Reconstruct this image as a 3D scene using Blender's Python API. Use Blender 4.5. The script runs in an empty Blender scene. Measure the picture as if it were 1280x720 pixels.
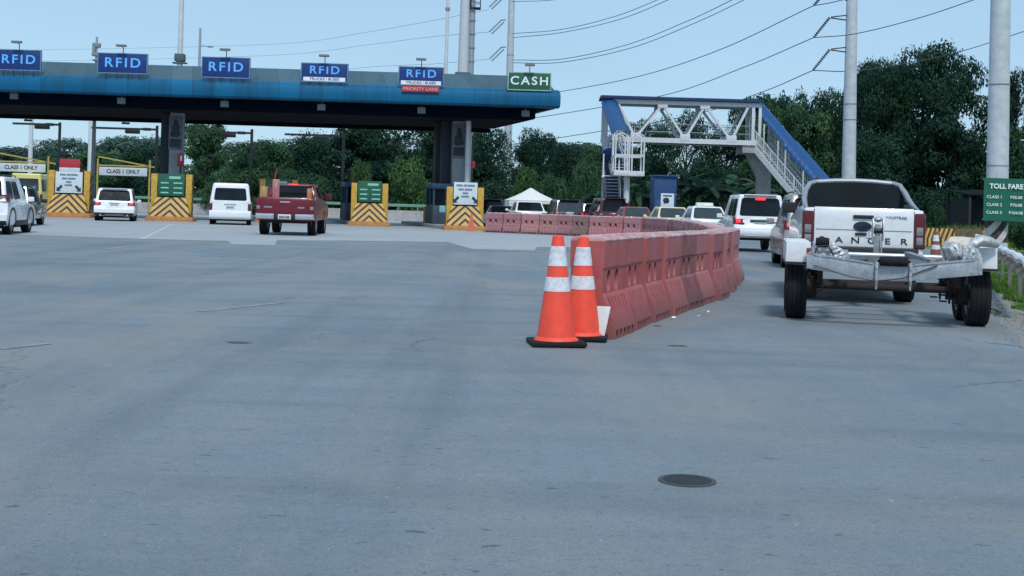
import bpy, bmesh, math, random
from mathutils import Vector, Matrix, noise
random.seed(7)
scene = bpy.context.scene
COL = scene.collection
PI = math.pi
# ------------------------------------------------------------------ survey: where things stand
FOC, AX, AY, ROLL, EYE = 1600.0, 640.0, 260.0, 0.030, 1.3
CR, SR = math.cos(ROLL), math.sin(ROLL)
def at(px, py, D):
    dx, dy = px-AX, py-AY
    u = dx*CR+dy*SR; v = dx*SR-dy*CR
    return Vector((u*D/FOC, D, EYE+v*D/FOC))
def ground(px, py):
    dx, dy = px-AX, py-AY
    u = dx*CR+dy*SR; v = dx*SR-dy*CR
    D = -EYE*FOC/v
    return Vector((u*D/FOC, D, 0))
def foot(px, D):
    dx = px-AX
    dy = (dx*SR+EYE*FOC/D)/CR
    return Vector(((dx*CR+dy*SR)*D/FOC, D, 0))
# ------------------------------------------------------------------ materials
MATS = {}
def nodes(name):
    m = bpy.data.materials.new(name); m.use_nodes = True
    nt = m.node_tree
    return m, nt, nt.nodes['Principled BSDF']
def mat(name, col, rough=.5, metal=0., var=.18, scale=4., bump=0., fine=None, rnd=0., dirt=None, dirt_amt=.4, emit=0., coat=0., spec=.5):
    """Principled surface whose colour is broken up by two noises (and a dirt tone)."""
    if name in MATS: return MATS[name]
    m, nt, b = nodes(name); N = nt.nodes; L = nt.links
    tc = N.new('ShaderNodeTexCoord')
    n1 = N.new('ShaderNodeTexNoise'); n1.inputs['Scale'].default_value = scale; n1.inputs['Detail'].default_value = 6
    n1.inputs['Roughness'].default_value = .65
    L.new(tc.outputs['Object'], n1.inputs['Vector'])
    mr = N.new('ShaderNodeMapRange'); mr.inputs[1].default_value = .3; mr.inputs[2].default_value = .7
    mr.inputs[3].default_value = 1-var; mr.inputs[4].default_value = 1+var
    L.new(n1.outputs['Fac'], mr.inputs[0])
    mx = N.new('ShaderNodeVectorMath'); mx.operation = 'SCALE'
    mx.inputs[0].default_value = col[:3]
    L.new(mr.outputs[0], mx.inputs['Scale'])
    out = mx.outputs[0]
    if rnd:
        oi = N.new('ShaderNodeObjectInfo')
        r2 = N.new('ShaderNodeMapRange'); r2.inputs[3].default_value = 1-rnd; r2.inputs[4].default_value = 1+rnd
        L.new(oi.outputs['Random'], r2.inputs[0])
        s2 = N.new('ShaderNodeVectorMath'); s2.operation = 'SCALE'
        L.new(out, s2.inputs[0]); L.new(r2.outputs[0], s2.inputs['Scale']); out = s2.outputs[0]
    if dirt:
        n2 = N.new('ShaderNodeTexNoise'); n2.inputs['Scale'].default_value = scale*2.7; n2.inputs['Detail'].default_value = 8
        L.new(tc.outputs['Object'], n2.inputs['Vector'])
        r3 = N.new('ShaderNodeMapRange'); r3.inputs[1].default_value = .45; r3.inputs[2].default_value = .72
        r3.inputs[3].default_value = 0; r3.inputs[4].default_value = dirt_amt
        L.new(n2.outputs['Fac'], r3.inputs[0])
        mm = N.new('ShaderNodeMix'); mm.data_type = 'RGBA'
        L.new(r3.outputs[0], mm.inputs[0]); L.new(out, mm.inputs[6]); mm.inputs[7].default_value = (*dirt, 1)
        out = mm.outputs[2]
    L.new(out, b.inputs['Base Color'])
    rr = N.new('ShaderNodeMapRange'); rr.inputs[3].default_value = max(.02, rough-.08); rr.inputs[4].default_value = min(1, rough+.08)
    L.new(n1.outputs['Fac'], rr.inputs[0]); L.new(rr.outputs[0], b.inputs['Roughness'])
    b.inputs['Metallic'].default_value = metal
    b.inputs['Specular IOR Level'].default_value = spec
    if coat: b.inputs['Coat Weight'].default_value = coat; b.inputs['Coat Roughness'].default_value = .05
    if emit:
        b.inputs['Emission Color'].default_value = (*col[:3], 1); b.inputs['Emission Strength'].default_value = emit
    if bump:
        n3 = N.new('ShaderNodeTexNoise'); n3.inputs['Scale'].default_value = fine or scale*8; n3.inputs['Detail'].default_value = 8
        L.new(tc.outputs['Object'], n3.inputs['Vector'])
        bp = N.new('ShaderNodeBump'); bp.inputs['Strength'].default_value = bump; bp.inputs['Distance'].default_value = .02
        L.new(n3.outputs['Fac'], bp.inputs['Height']); L.new(bp.outputs[0], b.inputs['Normal'])
    MATS[name] = m
    return m
# ------------------------------------------------------------------ mesh builder
def autosmooth(me, ang=35):
    for p in me.polygons: p.use_smooth = True
    me.set_sharp_from_angle(angle=math.radians(ang))
class MB:
    def __init__(s): s.bm = bmesh.new(); s.mi = 0
    def face(s, pts):
        vs = [s.bm.verts.new(p) for p in pts]
        f = s.bm.faces.new(vs); f.material_index = s.mi; return f
    def box(s, c, d, bev=0., rot=None, taper=None, seg=2):
        b = bmesh.new(); bmesh.ops.create_cube(b, size=1)
        for v in b.verts:
            k = 1.
            if taper and v.co.z > 0: v.co.x *= taper[0]; v.co.y *= taper[1]
            v.co = Vector((v.co.x*d[0], v.co.y*d[1], v.co.z*d[2]))
        if bev: bmesh.ops.bevel(b, geom=b.edges[:], offset=bev, segments=seg, affect='EDGES', profile=.6)
        M = Matrix.Translation(c)
        if rot is not None: M = M @ (rot if isinstance(rot, Matrix) else Matrix.Rotation(rot, 4, 'Z'))
        b.transform(M); s.join(b); return s
    def join(s, b):
        for f in b.faces: f.material_index = s.mi
        me = bpy.data.meshes.new('t'); b.to_mesh(me); b.free(); s.bm.from_mesh(me); bpy.data.meshes.remove(me)
    def tube(s, p0, p1, r0, r1=None, n=12, caps=True):
        p0, p1 = Vector(p0), Vector(p1); r1 = r0 if r1 is None else r1
        q = (p1-p0).to_track_quat('Z', 'Y'); a, b = [], []
        for i in range(n):
            d = q @ Vector((math.cos(2*PI*i/n), math.sin(2*PI*i/n), 0))
            a.append(s.bm.verts.new(p0+d*r0)); b.append(s.bm.verts.new(p1+d*r1))
        for i in range(n):
            f = s.bm.faces.new((a[i], a[(i+1) % n], b[(i+1) % n], b[i])); f.material_index = s.mi
        if caps:
            for l in (a[::-1], b): f = s.bm.faces.new(l); f.material_index = s.mi
        return s
    def bar(s, p0, p1, w, h, up=(0, 0, 1)):
        """rectangular bar between two points, w sideways, h along 'up'"""
        p0, p1 = Vector(p0), Vector(p1); d = (p1-p0).normalized(); up = Vector(up)
        sd = d.cross(up).normalized(); u = sd.cross(d).normalized()
        A = [p0+sd*x*w/2+u*y*h/2 for x, y in ((-1, -1), (1, -1), (1, 1), (-1, 1))]
        B = [p1+sd*x*w/2+u*y*h/2 for x, y in ((-1, -1), (1, -1), (1, 1), (-1, 1))]
        s.loft([A, B]); return s
    def loft(s, rings, closed=True, caps=True):
        vs = [[s.bm.verts.new(p) for p in r] for r in rings]; n = len(rings[0])
        for a, b in zip(vs, vs[1:]):
            for i in range(n if closed else n-1):
                j = (i+1) % n
                f = s.bm.faces.new((a[i], a[j], b[j], b[i])); f.material_index = s.mi
        if caps and closed:
            for l in (vs[0][::-1], vs[-1]):
                f = s.bm.faces.new(l); f.material_index = s.mi
        return s
    def path(s, pts, r, n=8):
        pts = [Vector(p) for p in pts]; rings = []
        for i, p in enumerate(pts):
            d = (pts[min(i+1, len(pts)-1)]-pts[max(i-1, 0)]).normalized()
            q = d.to_track_quat('Z', 'Y'); rr = r[i] if isinstance(r, (list, tuple)) else r
            rings.append([p+q @ Vector((math.cos(2*PI*k/n)*rr, math.sin(2*PI*k/n)*rr, 0)) for k in range(n)])
        return s.loft(rings)
    def lathe(s, prof, c=(0, 0, 0), axis='Z', n=24):
        c = Vector(c); rings = []
        for r, t in prof:
            ring = []
            for i in range(n):
                a = 2*PI*i/n
                if axis == 'Z': ring.append(c+Vector((r*math.cos(a), r*math.sin(a), t)))
                else: ring.append(c+Vector((t, r*math.cos(a), r*math.sin(a))))
            rings.append(ring)
        return s.loft(rings)
    def prism(s, poly, fn, a, b):
        """polygon (u,v) extruded between depth a and b, fn(u,v,w)->point"""
        return s.loft([[fn(u, v, a) for u, v in poly], [fn(u, v, b) for u, v in poly]])
    def blob(s, c, r, amp=.15, freq=2.5, sub=3, seed=0):
        b = bmesh.new(); bmesh.ops.create_icosphere(b, subdivisions=sub, radius=1)
        for v in b.verts:
            k = 1+amp*noise.noise(v.co*freq+Vector((seed*7.3, seed*1.7, seed)))*2
            v.co = Vector((v.co.x*r[0], v.co.y*r[1], v.co.z*r[2]))*k+Vector(c)
        s.join(b); return s
    def bevel(s, off, seg=2, ang=30):
        bmesh.ops.remove_doubles(s.bm, verts=s.bm.verts[:], dist=1e-5)
        bmesh.ops.recalc_face_normals(s.bm, faces=s.bm.faces[:])
        es = [e for e in s.bm.edges if len(e.link_faces) == 2 and e.calc_face_angle(0) > math.radians(ang)]
        bmesh.ops.bevel(s.bm, geom=es, offset=off, segments=seg, affect='EDGES', profile=.6, clamp_overlap=True); return s
    def mesh(s, name, mats, smooth=35, recalc=True):
        if recalc: bmesh.ops.recalc_face_normals(s.bm, faces=s.bm.faces[:])
        me = bpy.data.meshes.new(name); s.bm.to_mesh(me); s.bm.free()
        for m in (mats if isinstance(mats, (list, tuple)) else [mats]): me.materials.append(m)
        if smooth: autosmooth(me, smooth)
        return me
    def build(s, name, mats, parent=None, smooth=35, recalc=True):
        return link(name, s.mesh(name, mats, smooth, recalc), parent)
def link(name, me, parent=None):
    o = bpy.data.objects.new(name, me); COL.objects.link(o)
    if parent is not None: o.parent = parent
    return o
def tag(o, label=None, cat=None, group=None, kind=None):
    if label: o['label'] = label
    if cat: o['category'] = cat
    if group: o['group'] = group
    if kind: o['kind'] = kind
    return o
def thing(name, label, cat, loc=(0, 0, 0), rz=0., group=None, rx=0., ry=0.):
    o = bpy.data.objects.new(name, None); COL.objects.link(o); o.empty_display_size = .3
    o.location = loc; o.rotation_euler = (rx, ry, rz)
    return tag(o, label, cat, group)
def copy_tree(o, parent=None):
    c = o.copy(); COL.objects.link(c); c.parent = parent
    for ch in list(o.children): copy_tree(ch, c)
    return c
TEXTS = {}
def text_mesh(body, size, bold=0., width=1., spacing=1.):
    k = (body, size, bold, width, spacing)
    if k in TEXTS: return TEXTS[k]
    cu = bpy.data.curves.new('lettering', 'FONT'); cu.body = body; cu.size = size; cu.align_x = 'CENTER'; cu.align_y = 'CENTER'
    cu.offset = bold*size; cu.extrude = .004; cu.space_character = spacing
    o = bpy.data.objects.new('lettering', cu); COL.objects.link(o)
    dg = bpy.context.evaluated_depsgraph_get(); dg.update()
    me = bpy.data.meshes.new_from_object(o.evaluated_get(dg))
    for v in me.vertices: v.co = Vector((v.co.x*width, -v.co.z, v.co.y))
    bpy.data.objects.remove(o); bpy.data.curves.remove(cu)
    TEXTS[k] = me; return me
def lettering(body, size, pos, m, parent, bold=0.02, width=1., spacing=1., rot=None, name='lettering'):
    me = text_mesh(body, size, bold, width, spacing).copy(); me.materials.clear(); me.materials.append(m)
    o = link(name, me, parent); o.location = pos
    if rot: o.rotation_euler = rot
    return o
def capsule(cx, cz, w, h, n=6):
    r = w/2; out = []
    for i in range(n+1): a = PI*i/n; out.append((cx+r*math.cos(a), cz+h/2-r+r*math.sin(a)))
    for i in range(n+1): a = PI+PI*i/n; out.append((cx+r*math.cos(a), cz-h/2+r+r*math.sin(a)))
    return out
def pocket_panel(mb, outer, holes, fn, depth):
    """flat panel with real recesses; fn(u,v,w) maps to 3D, w = inward depth"""
    b = bmesh.new(); es = []
    def loop(pts):
        vs = [b.verts.new((u, v, 0)) for u, v in pts]
        for i in range(len(vs)): es.append(b.edges.new((vs[i], vs[(i+1) % len(vs)])))
    loop(outer)
    for h in holes: loop(h)
    bmesh.ops.triangle_fill(b, use_beauty=True, edges=es)
    for f in b.faces: mb.face([fn(v.co.x, v.co.y, 0) for v in f.verts])
    b.free()
    for h in holes:
        mb.loft([[fn(u, v, 0) for u, v in h], [fn(u, v, depth) for u, v in h]], caps=False)
        mb.face([fn(u, v, depth) for u, v in h])
# ------------------------------------------------------------------ shared materials
white_paint = mat('white_paint', (.78, .79, .8), .28, var=.05, coat=.5, dirt=(.45, .42, .38), dirt_amt=.12)
cream_paint = mat('cream_paint', (.75, .62, .36), .3, var=.05, coat=.4)
yellow_van_paint = mat('yellow_van_paint', (.72, .66, .24), .35, var=.06)
red_paint = mat('red_paint', (.15, .004, .018), .3, var=.06, coat=.2)
maroon_paint = mat('maroon_paint', (.085, .004, .014), .3, var=.08, coat=.25)
bright_red_paint = mat('bright_red_paint', (.33, .05, .06), .28, var=.08, coat=.5)
dark_paint = mat('dark_paint', (.018, .02, .025), .22, var=.1, coat=.6)
silver_paint = mat('silver_paint', (.42, .44, .46), .3, .5, var=.05, coat=.4)
grey_trim = mat('grey_trim', (.27, .29, .31), .35, .4, var=.08)
black_trim = mat('black_trim', (.014, .015, .017), .5, var=.2)
dark_chassis = mat('dark_chassis', (.008, .008, .009), .85, var=.3)
rubber = mat('rubber', (.009, .0095, .011), .8, var=.25, scale=12, dirt=(.03, .03, .03), dirt_amt=.25, spec=.3)
alloy = mat('alloy', (.35, .36, .38), .35, .8, var=.1)
chrome = mat('chrome', (.62, .64, .66), .2, .9, var=.1)
glass_dark = mat('glass_dark', (.008, .013, .018), .06, var=.4, scale=1.5, spec=.22)
glass_mid = mat('glass_mid', (.03, .042, .048), .08, var=.35, scale=1.5, spec=.7)
lamp_red = mat('lamp_red', (.11, .004, .010), .25, var=.15, coat=.2)
lamp_lit = mat('lamp_lit', (.9, .03, .04), .25, var=.1, emit=1.6)
lamp_clear = mat('lamp_clear', (.28, .27, .28), .2, .3, var=.2, scale=30)
lamp_amber = mat('lamp_amber', (.5, .16, .02), .3, var=.15)
plate_white = mat('plate_white', (.6, .63, .63), .4, var=.08)
plate_green = mat('plate_green', (.33, .55, .52), .4, var=.08)
plate_ink = mat('plate_ink', (.05, .07, .07), .5)
galv = mat('galvanised_steel', (.40, .43, .46), .45, .45, var=.22, scale=9, dirt=(.22, .22, .22), dirt_amt=.5, bump=.1)
rust = mat('rusty_steel', (.026, .017, .016), .8, .1, var=.45, scale=14, bump=.3)
concrete = mat('concrete', (.36, .36, .35), .85, var=.15, scale=2, bump=.3, fine=25, dirt=(.2, .19, .18), dirt_amt=.5)
white_steel = mat('white_steel', (.62, .64, .66), .45, var=.1, scale=3, dirt=(.35, .33, .31), dirt_amt=.3)
pole_steel = mat('pole_steel', (.52, .56, .60), .5, 0, var=.1, scale=1.2, dirt=(.3, .32, .33), dirt_amt=.4)
dark_steel = mat('dark_steel', (.02, .026, .03), .6, var=.2)
bridge_blue = mat('bridge_blue', (.004, .062, .20), .45, var=.2, scale=3)
sign_blue = mat('sign_blue', (.003, .03, .16), .5, var=.15, scale=2)
sign_green = mat('sign_green', (.012, .10, .052), .5, var=.15, scale=2)
fare_green = mat('fare_green', (.006, .12, .075), .45, var=.15, scale=2)
letter_blue = mat('letter_blue', (.13, .46, .98), .4, var=.05)
letter_white = mat('letter_white', (.78, .84, .84), .4, var=.04)
letter_ink = mat('letter_ink', (.02, .025, .03), .5)
sign_white = mat('sign_white', (.6, .66, .7), .45, var=.1, scale=3)
sign_red = mat('sign_red', (.42, .03, .045), .45, var=.1)
cone_orange = mat('cone_orange', (.95, .075, .035), .5, var=.08, scale=5, dirt=(.5, .085, .055), dirt_amt=.4)
cone_white = mat('cone_white', (.72, .72, .75), .35, var=.1, scale=9, dirt=(.33, .31, .31), dirt_amt=.5)
yellow_block = mat('yellow_block', (.58, .34, .045), .6, var=.18, scale=3, dirt=(.25, .15, .06), dirt_amt=.5)
orange_skirt = mat('orange_skirt', (.45, .19, .05), .75, var=.25, scale=4, dirt=(.2, .1, .05), dirt_amt=.5)
from mathutils.geometry import tessellate_polygon
# ------------------------------------------------------------------ camera, sky, sun
cam = bpy.data.objects.new('camera', bpy.data.cameras.new('camera')); COL.objects.link(cam)
cam.data.sensor_width = 36; cam.data.lens = FOC/1280*36; cam.data.shift_y = -(360-AY)/1280
cam.data.clip_start = .1; cam.data.clip_end = 3000
cam.matrix_world = Matrix.Translation((0, 0, EYE)) @ Matrix.Rotation(PI/2, 4, 'X') @ Matrix.Rotation(ROLL, 4, 'Z')
scene.camera = cam
scene.render.resolution_x = 1024; scene.render.resolution_y = 576
scene.view_settings.view_transform = 'Standard'; scene.view_settings.look = 'None'; scene.view_settings.exposure = 0
SUN_EL, SUN_ROT = math.radians(52), math.radians(172)
w = bpy.data.worlds.new('World'); scene.world = w; w.use_nodes = True
wn = w.node_tree.nodes; wl = w.node_tree.links; bg = wn['Background']
sky = wn.new('ShaderNodeTexSky'); sky.sky_type = 'NISHITA'; sky.sun_disc = False
sky.sun_elevation = SUN_EL; sky.sun_rotation = SUN_ROT; sky.air_density = 1.0; sky.dust_density = .6; sky.ozone_density = 1.6
hs = wn.new('ShaderNodeHueSaturation'); hs.inputs['Saturation'].default_value = .82; hs.inputs['Value'].default_value = 1.0
cln = wn.new('ShaderNodeTexNoise'); cln.inputs['Scale'].default_value = 1.6; cln.inputs['Detail'].default_value = 5
tcw = wn.new('ShaderNodeTexCoord'); mpw = wn.new('ShaderNodeMapping'); mpw.inputs['Scale'].default_value = (1, 1, 4)
wl.new(tcw.outputs['Generated'], mpw.inputs[0]); wl.new(mpw.outputs[0], cln.inputs['Vector'])
mrw = wn.new('ShaderNodeMapRange'); mrw.inputs[1].default_value = .35; mrw.inputs[2].default_value = .75; mrw.inputs[3].default_value = .62; mrw.inputs[4].default_value = .86
wl.new(cln.outputs['Fac'], mrw.inputs[0])
mxw = wn.new('ShaderNodeMix'); mxw.data_type = 'RGBA'; mxw.inputs[7].default_value = (3.0, 3.95, 4.62, 1)   # thin haze veil
wl.new(sky.outputs[0], hs.inputs['Color']); wl.new(hs.outputs[0], mxw.inputs[6]); wl.new(mrw.outputs[0], mxw.inputs[0])
tint = wn.new('ShaderNodeVectorMath'); tint.operation = 'MULTIPLY'; tint.inputs[1].default_value = (1.02, 1.2, 1.36)
wl.new(mxw.outputs[2], tint.inputs[0]); wl.new(tint.outputs[0], bg.inputs['Color'])
bg.inputs['Strength'].default_value = .128
sl = bpy.data.lights.new('sun', 'SUN'); sl.energy = 2.3; sl.angle = math.radians(10); sl.color = (1, .985, .96)
so = bpy.data.objects.new('sun', sl); COL.objects.link(so)
sp = Vector((math.sin(SUN_ROT)*math.cos(SUN_EL), math.cos(SUN_ROT)*math.cos(SUN_EL), math.sin(SUN_EL)))
so.rotation_euler = sp.to_track_quat('Z', 'Y').to_euler(); so.location = (0, -20, 60)
# ------------------------------------------------------------------ ground sheets
def ground_mat(name, base, dark, light, pale, patch=.22, fine=9., streak=True, speck=True, bump=.35, tracks=False):
    m, nt, b = nodes(name); N = nt.nodes; L = nt.links
    tc = N.new('ShaderNodeTexCoord')
    def noise_(scale, detail, rough, sc=(1, 1, 1), rot=0, dist=0):
        mp = N.new('ShaderNodeMapping'); mp.inputs['Scale'].default_value = sc; mp.inputs['Rotation'].default_value = (0, 0, rot)
        L.new(tc.outputs['Object'], mp.inputs[0])
        n = N.new('ShaderNodeTexNoise'); n.inputs['Scale'].default_value = scale; n.inputs['Detail'].default_value = detail
        n.inputs['Roughness'].default_value = rough; n.inputs['Distortion'].default_value = dist
        L.new(mp.outputs[0], n.inputs['Vector']); return n.outputs['Fac']
    def rng(s, a, b2, c, d):
        r = N.new('ShaderNodeMapRange'); r.inputs[1].default_value = a; r.inputs[2].default_value = b2; r.inputs[3].default_value = c; r.inputs[4].default_value = d
        L.new(s, r.inputs[0]); return r.outputs[0]
    def mix(f, a, c):
        x = N.new('ShaderNodeMix'); x.data_type = 'RGBA'; L.new(f, x.inputs[0])
        if isinstance(a, tuple): x.inputs[6].default_value = (*a, 1)
        else: L.new(a, x.inputs[6])
        x.inputs[7].default_value = (*c, 1); return x.outputs[2]
    big = noise_(patch, 5, .6, dist=.6)
    c = mix(rng(big, .40, .60, 0, 1.0), base, light)
    c = mix(rng(noise_(.55, 6, .7, dist=1.), .5, .68, 0, .45), c, pale)
    if streak:
        c = mix(rng(noise_(.5, 5, .6, (.22, 2.4, 1), .1), .5, .7, 0, .5), c, dark)
        c = mix(rng(noise_(.7, 4, .6, (2.2, .1, 1), .28), .55, .72, 0, .35), c, dark)
    c = mix(rng(noise_(fine, 8, .75), .42, .75, 0, .35), c, dark)
    c = mix(rng(noise_(60, 3, .7), .5, .8, 0, .35), c, pale)
    if tracks:
        # tyre-polished lanes, dust drifts, grit and hairline cracks
        c = mix(rng(noise_(.35, 4, .55, (3.2, .07, 1), .30, .3), .50, .68, 0, .36), c, tuple(x*.86 for x in dark))
        c = mix(rng(noise_(.30, 4, .55, (.10, 1.6, 1), -.12, .5), .54, .70, 0, .5), c, dark)
        c = mix(rng(noise_(.23, 7, .68, (1, .55, 1), .4, 1.2), .46, .64, 0, .8), c, (.275, .272, .26))
        c = mix(rng(noise_(1.7, 7, .75, (1, .5, 1), .1, .8), .56, .70, 0, .5), c, (.30, .30, .29))
        c = mix(rng(noise_(110, 2, .6), .55, .70, 0, .5), c, tuple(x*.3 for x in dark))
        c = mix(rng(noise_(16, 5, .75, (1, 1.4, 1)), .55, .72, 0, .55), c, tuple(x*.55 for x in dark))
        c = mix(rng(noise_(75, 2, .6, (1.1, .9, 1)), .60, .72, 0, .55), c, (.36, .365, .37))
        vo = N.new('ShaderNodeTexVoronoi'); vo.feature = 'DISTANCE_TO_EDGE'; vo.inputs['Scale'].default_value = .22
        nz_ = N.new('ShaderNodeTexNoise'); nz_.inputs['Scale'].default_value = 1.4; nz_.inputs['Detail'].default_value = 6; L.new(tc.outputs['Object'], nz_.inputs['Vector'])
        va = N.new('ShaderNodeVectorMath'); va.operation = 'MULTIPLY_ADD'; va.inputs[1].default_value = (1.3, 1.3, 0); L.new(nz_.outputs['Color'], va.inputs[0]); L.new(tc.outputs['Object'], va.inputs[2])
        L.new(va.outputs[0], vo.inputs['Vector'])
        ck = N.new('ShaderNodeMath'); ck.operation = 'MULTIPLY'; L.new(rng(vo.outputs['Distance'], .0, .0045, .7, 0), ck.inputs[0]); L.new(rng(noise_(.3, 2, .5), .48, .6, 0, 1), ck.inputs[1])
        c = mix(ck.outputs[0], c, tuple(x*.4 for x in dark))
    if speck:
        c = mix(rng(noise_(7, 3, .5, (1, 2.2, 1), dist=.4), .685, .735, 0, .7), c, tuple(x*.35 for x in dark))
        c = mix(rng(noise_(23, 2, .5), .72, .76, 0, .6), c, tuple(x*.35 for x in dark))
        c = mix(rng(noise_(17, 2, .5, (1.3, 1, 1)), .735, .76, 0, .6), c, tuple(min(1, x*1.6) for x in pale))
    L.new(c, b.inputs['Base Color'])
    L.new(rng(big, .3, .7, .62, .85), b.inputs['Roughness'])
    b.inputs['Specular IOR Level'].default_value = .35
    bp = N.new('ShaderNodeBump'); bp.inputs['Strength'].default_value = bump; bp.inputs['Distance'].default_value = .015
    L.new(noise_(38, 8, .8), bp.inputs['Height']); L.new(bp.outputs[0], b.inputs['Normal'])
    MATS[name] = m; return m
asphalt = ground_mat('asphalt', (.178, .220, .252), (.118, .150, .174), (.226, .270, .302), (.28, .30, .312), tracks=True, bump=.6)
apron_mat = ground_mat('apron_concrete', (.35, .375, .39), (.26, .28, .295), (.40, .42, .43), (.43, .44, .44), bump=.2)
dirt_mat = ground_mat('dirt', (.25, .235, .22), (.17, .165, .155), (.29, .275, .26), (.35, .335, .31), patch=.5, fine=5, streak=False, speck=True, bump=.8)
soil_mat = ground_mat('soil', (.055, .07, .03), (.03, .04, .018), (.08, .095, .04), (.12, .11, .07), patch=.15, fine=3, streak=False, speck=False, bump=.8)
lawn_mat = ground_mat('lawn', (.09, .16, .03), (.055, .10, .02), (.12, .20, .04), (.15, .17, .06), patch=.5, fine=6, streak=False, speck=False, bump=.9)
def sheet(name, pts, z, m, sub=0):
    b = MB(); P_ = [Vector((p[0], p[1], z)) for p in pts]; vs = [b.bm.verts.new(p) for p in P_]
    for tri in tessellate_polygon([P_]): b.bm.faces.new([vs[i] for i in tri])
    o = b.build(name, m, smooth=0); return tag(o, kind='structure')
sheet('terrain', [(-1500, -200), (1500, -200), (1500, 2500), (-1500, 2500)], -.02, soil_mat)
shoulder = [(4.0, -10), (4.2, 8), (5.15, 12.9), (7.35, 19.6), (10.2, 28.9), (17.0, 50), (19.5, 68)]
verge_edge = [(5.2, -10), (5.4, 8), (6.6, 15.5), (7.95, 19.6), (11.4, 31), (18.2, 51.5), (20.5, 67)]
# ragged edges so the dirt meets asphalt and grass naturally
def ragged(pts, step=.14, amp=.16, seed=0):
    out = []
    for a, b in zip(pts, pts[1:]):
        a, b = Vector(a), Vector(b); n = max(1, int((b-a).length/step))
        for i in range(n):
            p = a.lerp(b, i/n); out.append((p.x+amp*noise.noise(Vector((p.x*.45, p.y*.45, seed)))*1.6+.045*noise.noise(Vector((p.x*4, p.y*2.3, seed+5))), p.y))
    out.append(tuple(pts[-1])); return out
sheet('dirt_shoulder', ragged(shoulder, seed=3)[::1]+[(30, 68), (26, -10)], .001, dirt_mat)
sheet('grass_verge', ragged(verge_edge, seed=9)+[(90, 67), (90, -10)], .006, lawn_mat)
sheet('road', [(-70, -10)]+ragged(shoulder, amp=.12, seed=5)+[(17.5, 110), (-70, 110)], .004, asphalt)
ap = [ground(-60, 291.5), ground(0, 293), ground(180, 299), ground(284, 301.5), ground(290, 305.5), ground(344, 307), ground(346, 300.5), ground(470, 301.5), ground(560, 303), ground(590, 311.5),
      ground(668, 313.5), ground(671, 309), ground(745, 310), ground(775, 300)]
sheet('concrete_apron', [(-60, 42)]+[(p.x, p.y) for p in ap]+[(6.2, 60), (-1.5, 66), (-1.5, 100), (-60, 100)], .009, apron_mat)
line_white = mat('road_line_white', (.52, .53, .52), .8, var=.3, scale=3, dirt=(.22, .225, .225), dirt_amt=.75)
line_worn = mat('road_line_worn', (.27, .275, .275), .8, var=.25, scale=3, dirt=(.17, .18, .185), dirt_amt=.9)
def stripe(name, a, b, wd, m, z=.0135):
    a, b = ground(*a), ground(*b); d = (b-a).normalized(); n = Vector((-d.y, d.x, 0))*wd/2
    sheet(name, [a-n, b-n, b+n, a+n], z, m)
stripe('road_marking', (177, 299.5), (214, 281), .16, line_white)
stripe('road_marking', (132, 312), (160, 308), .22, line_worn, .0085)
stripe('road_marking', (250, 390), (352, 379), .11, line_worn, .0085)
stripe('road_marking', (0, 437), (60, 430), .12, line_worn, .0085)
stripe('road_marking', (590, 313), (680, 316), .25, line_worn, .0085)
# dark iron cover and old patches in the road
cv = thing('utility_cover', 'small dark iron utility cover set in the road in front of the trailer', 'utility cover', ground(859, 602.5)+Vector((0, 0, .005)))
b = MB(); b.lathe([(0, .0), (.118, .0), (.118, .006), (.112, .008), (0, .008)], n=28)
b.build('lid', mat('cast_iron', (.03, .034, .04), .7, .3, var=.3, scale=30, bump=.5), cv)
b = MB(); b.lathe([(.122, 0), (.140, 0), (.140, .005), (.122, .005)], n=28); b.build('ring', mat('cast_iron_ring', (.06, .065, .07), .8), cv)
litter_m = mat('litter_white', (.75, .76, .76), .6)
for i, (px, py, sx) in enumerate([(842, 399, .032), (873, 396, .018), (885, 391, .024)]):
    g = ground(px, py); b = MB(); b.blob((0, 0, sx*.5), (sx, sx*.7, sx*.5), .3, 3, 2, i)
    o = b.build('litter_scrap', litter_m); o.location = g+Vector((0, 0, .004))
    tag(o, ['white crumpled scrap of litter at the foot of the near barrier row', 'white litter scrap on the asphalt a step out from the barrier row', 'second tiny white scrap lying out from the barrier row'][i], 'litter', 'scraps of litter on the road')
for i, (px, py, r) in enumerate([(298, 429, .08), (848, 433, .07), (822, 408, .04)]):
    g = ground(px, py); b = MB(); b.blob((0, 0, 0), (r*1.5, r, .006), .3, 2.5, 2, i+20)
    o = b.build('tar_blot', mat('tar', (.06, .066, .07), .8, var=.3, scale=12)); o.location = g+Vector((0, 0, .004)); tag(o, kind='structure')
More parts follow.
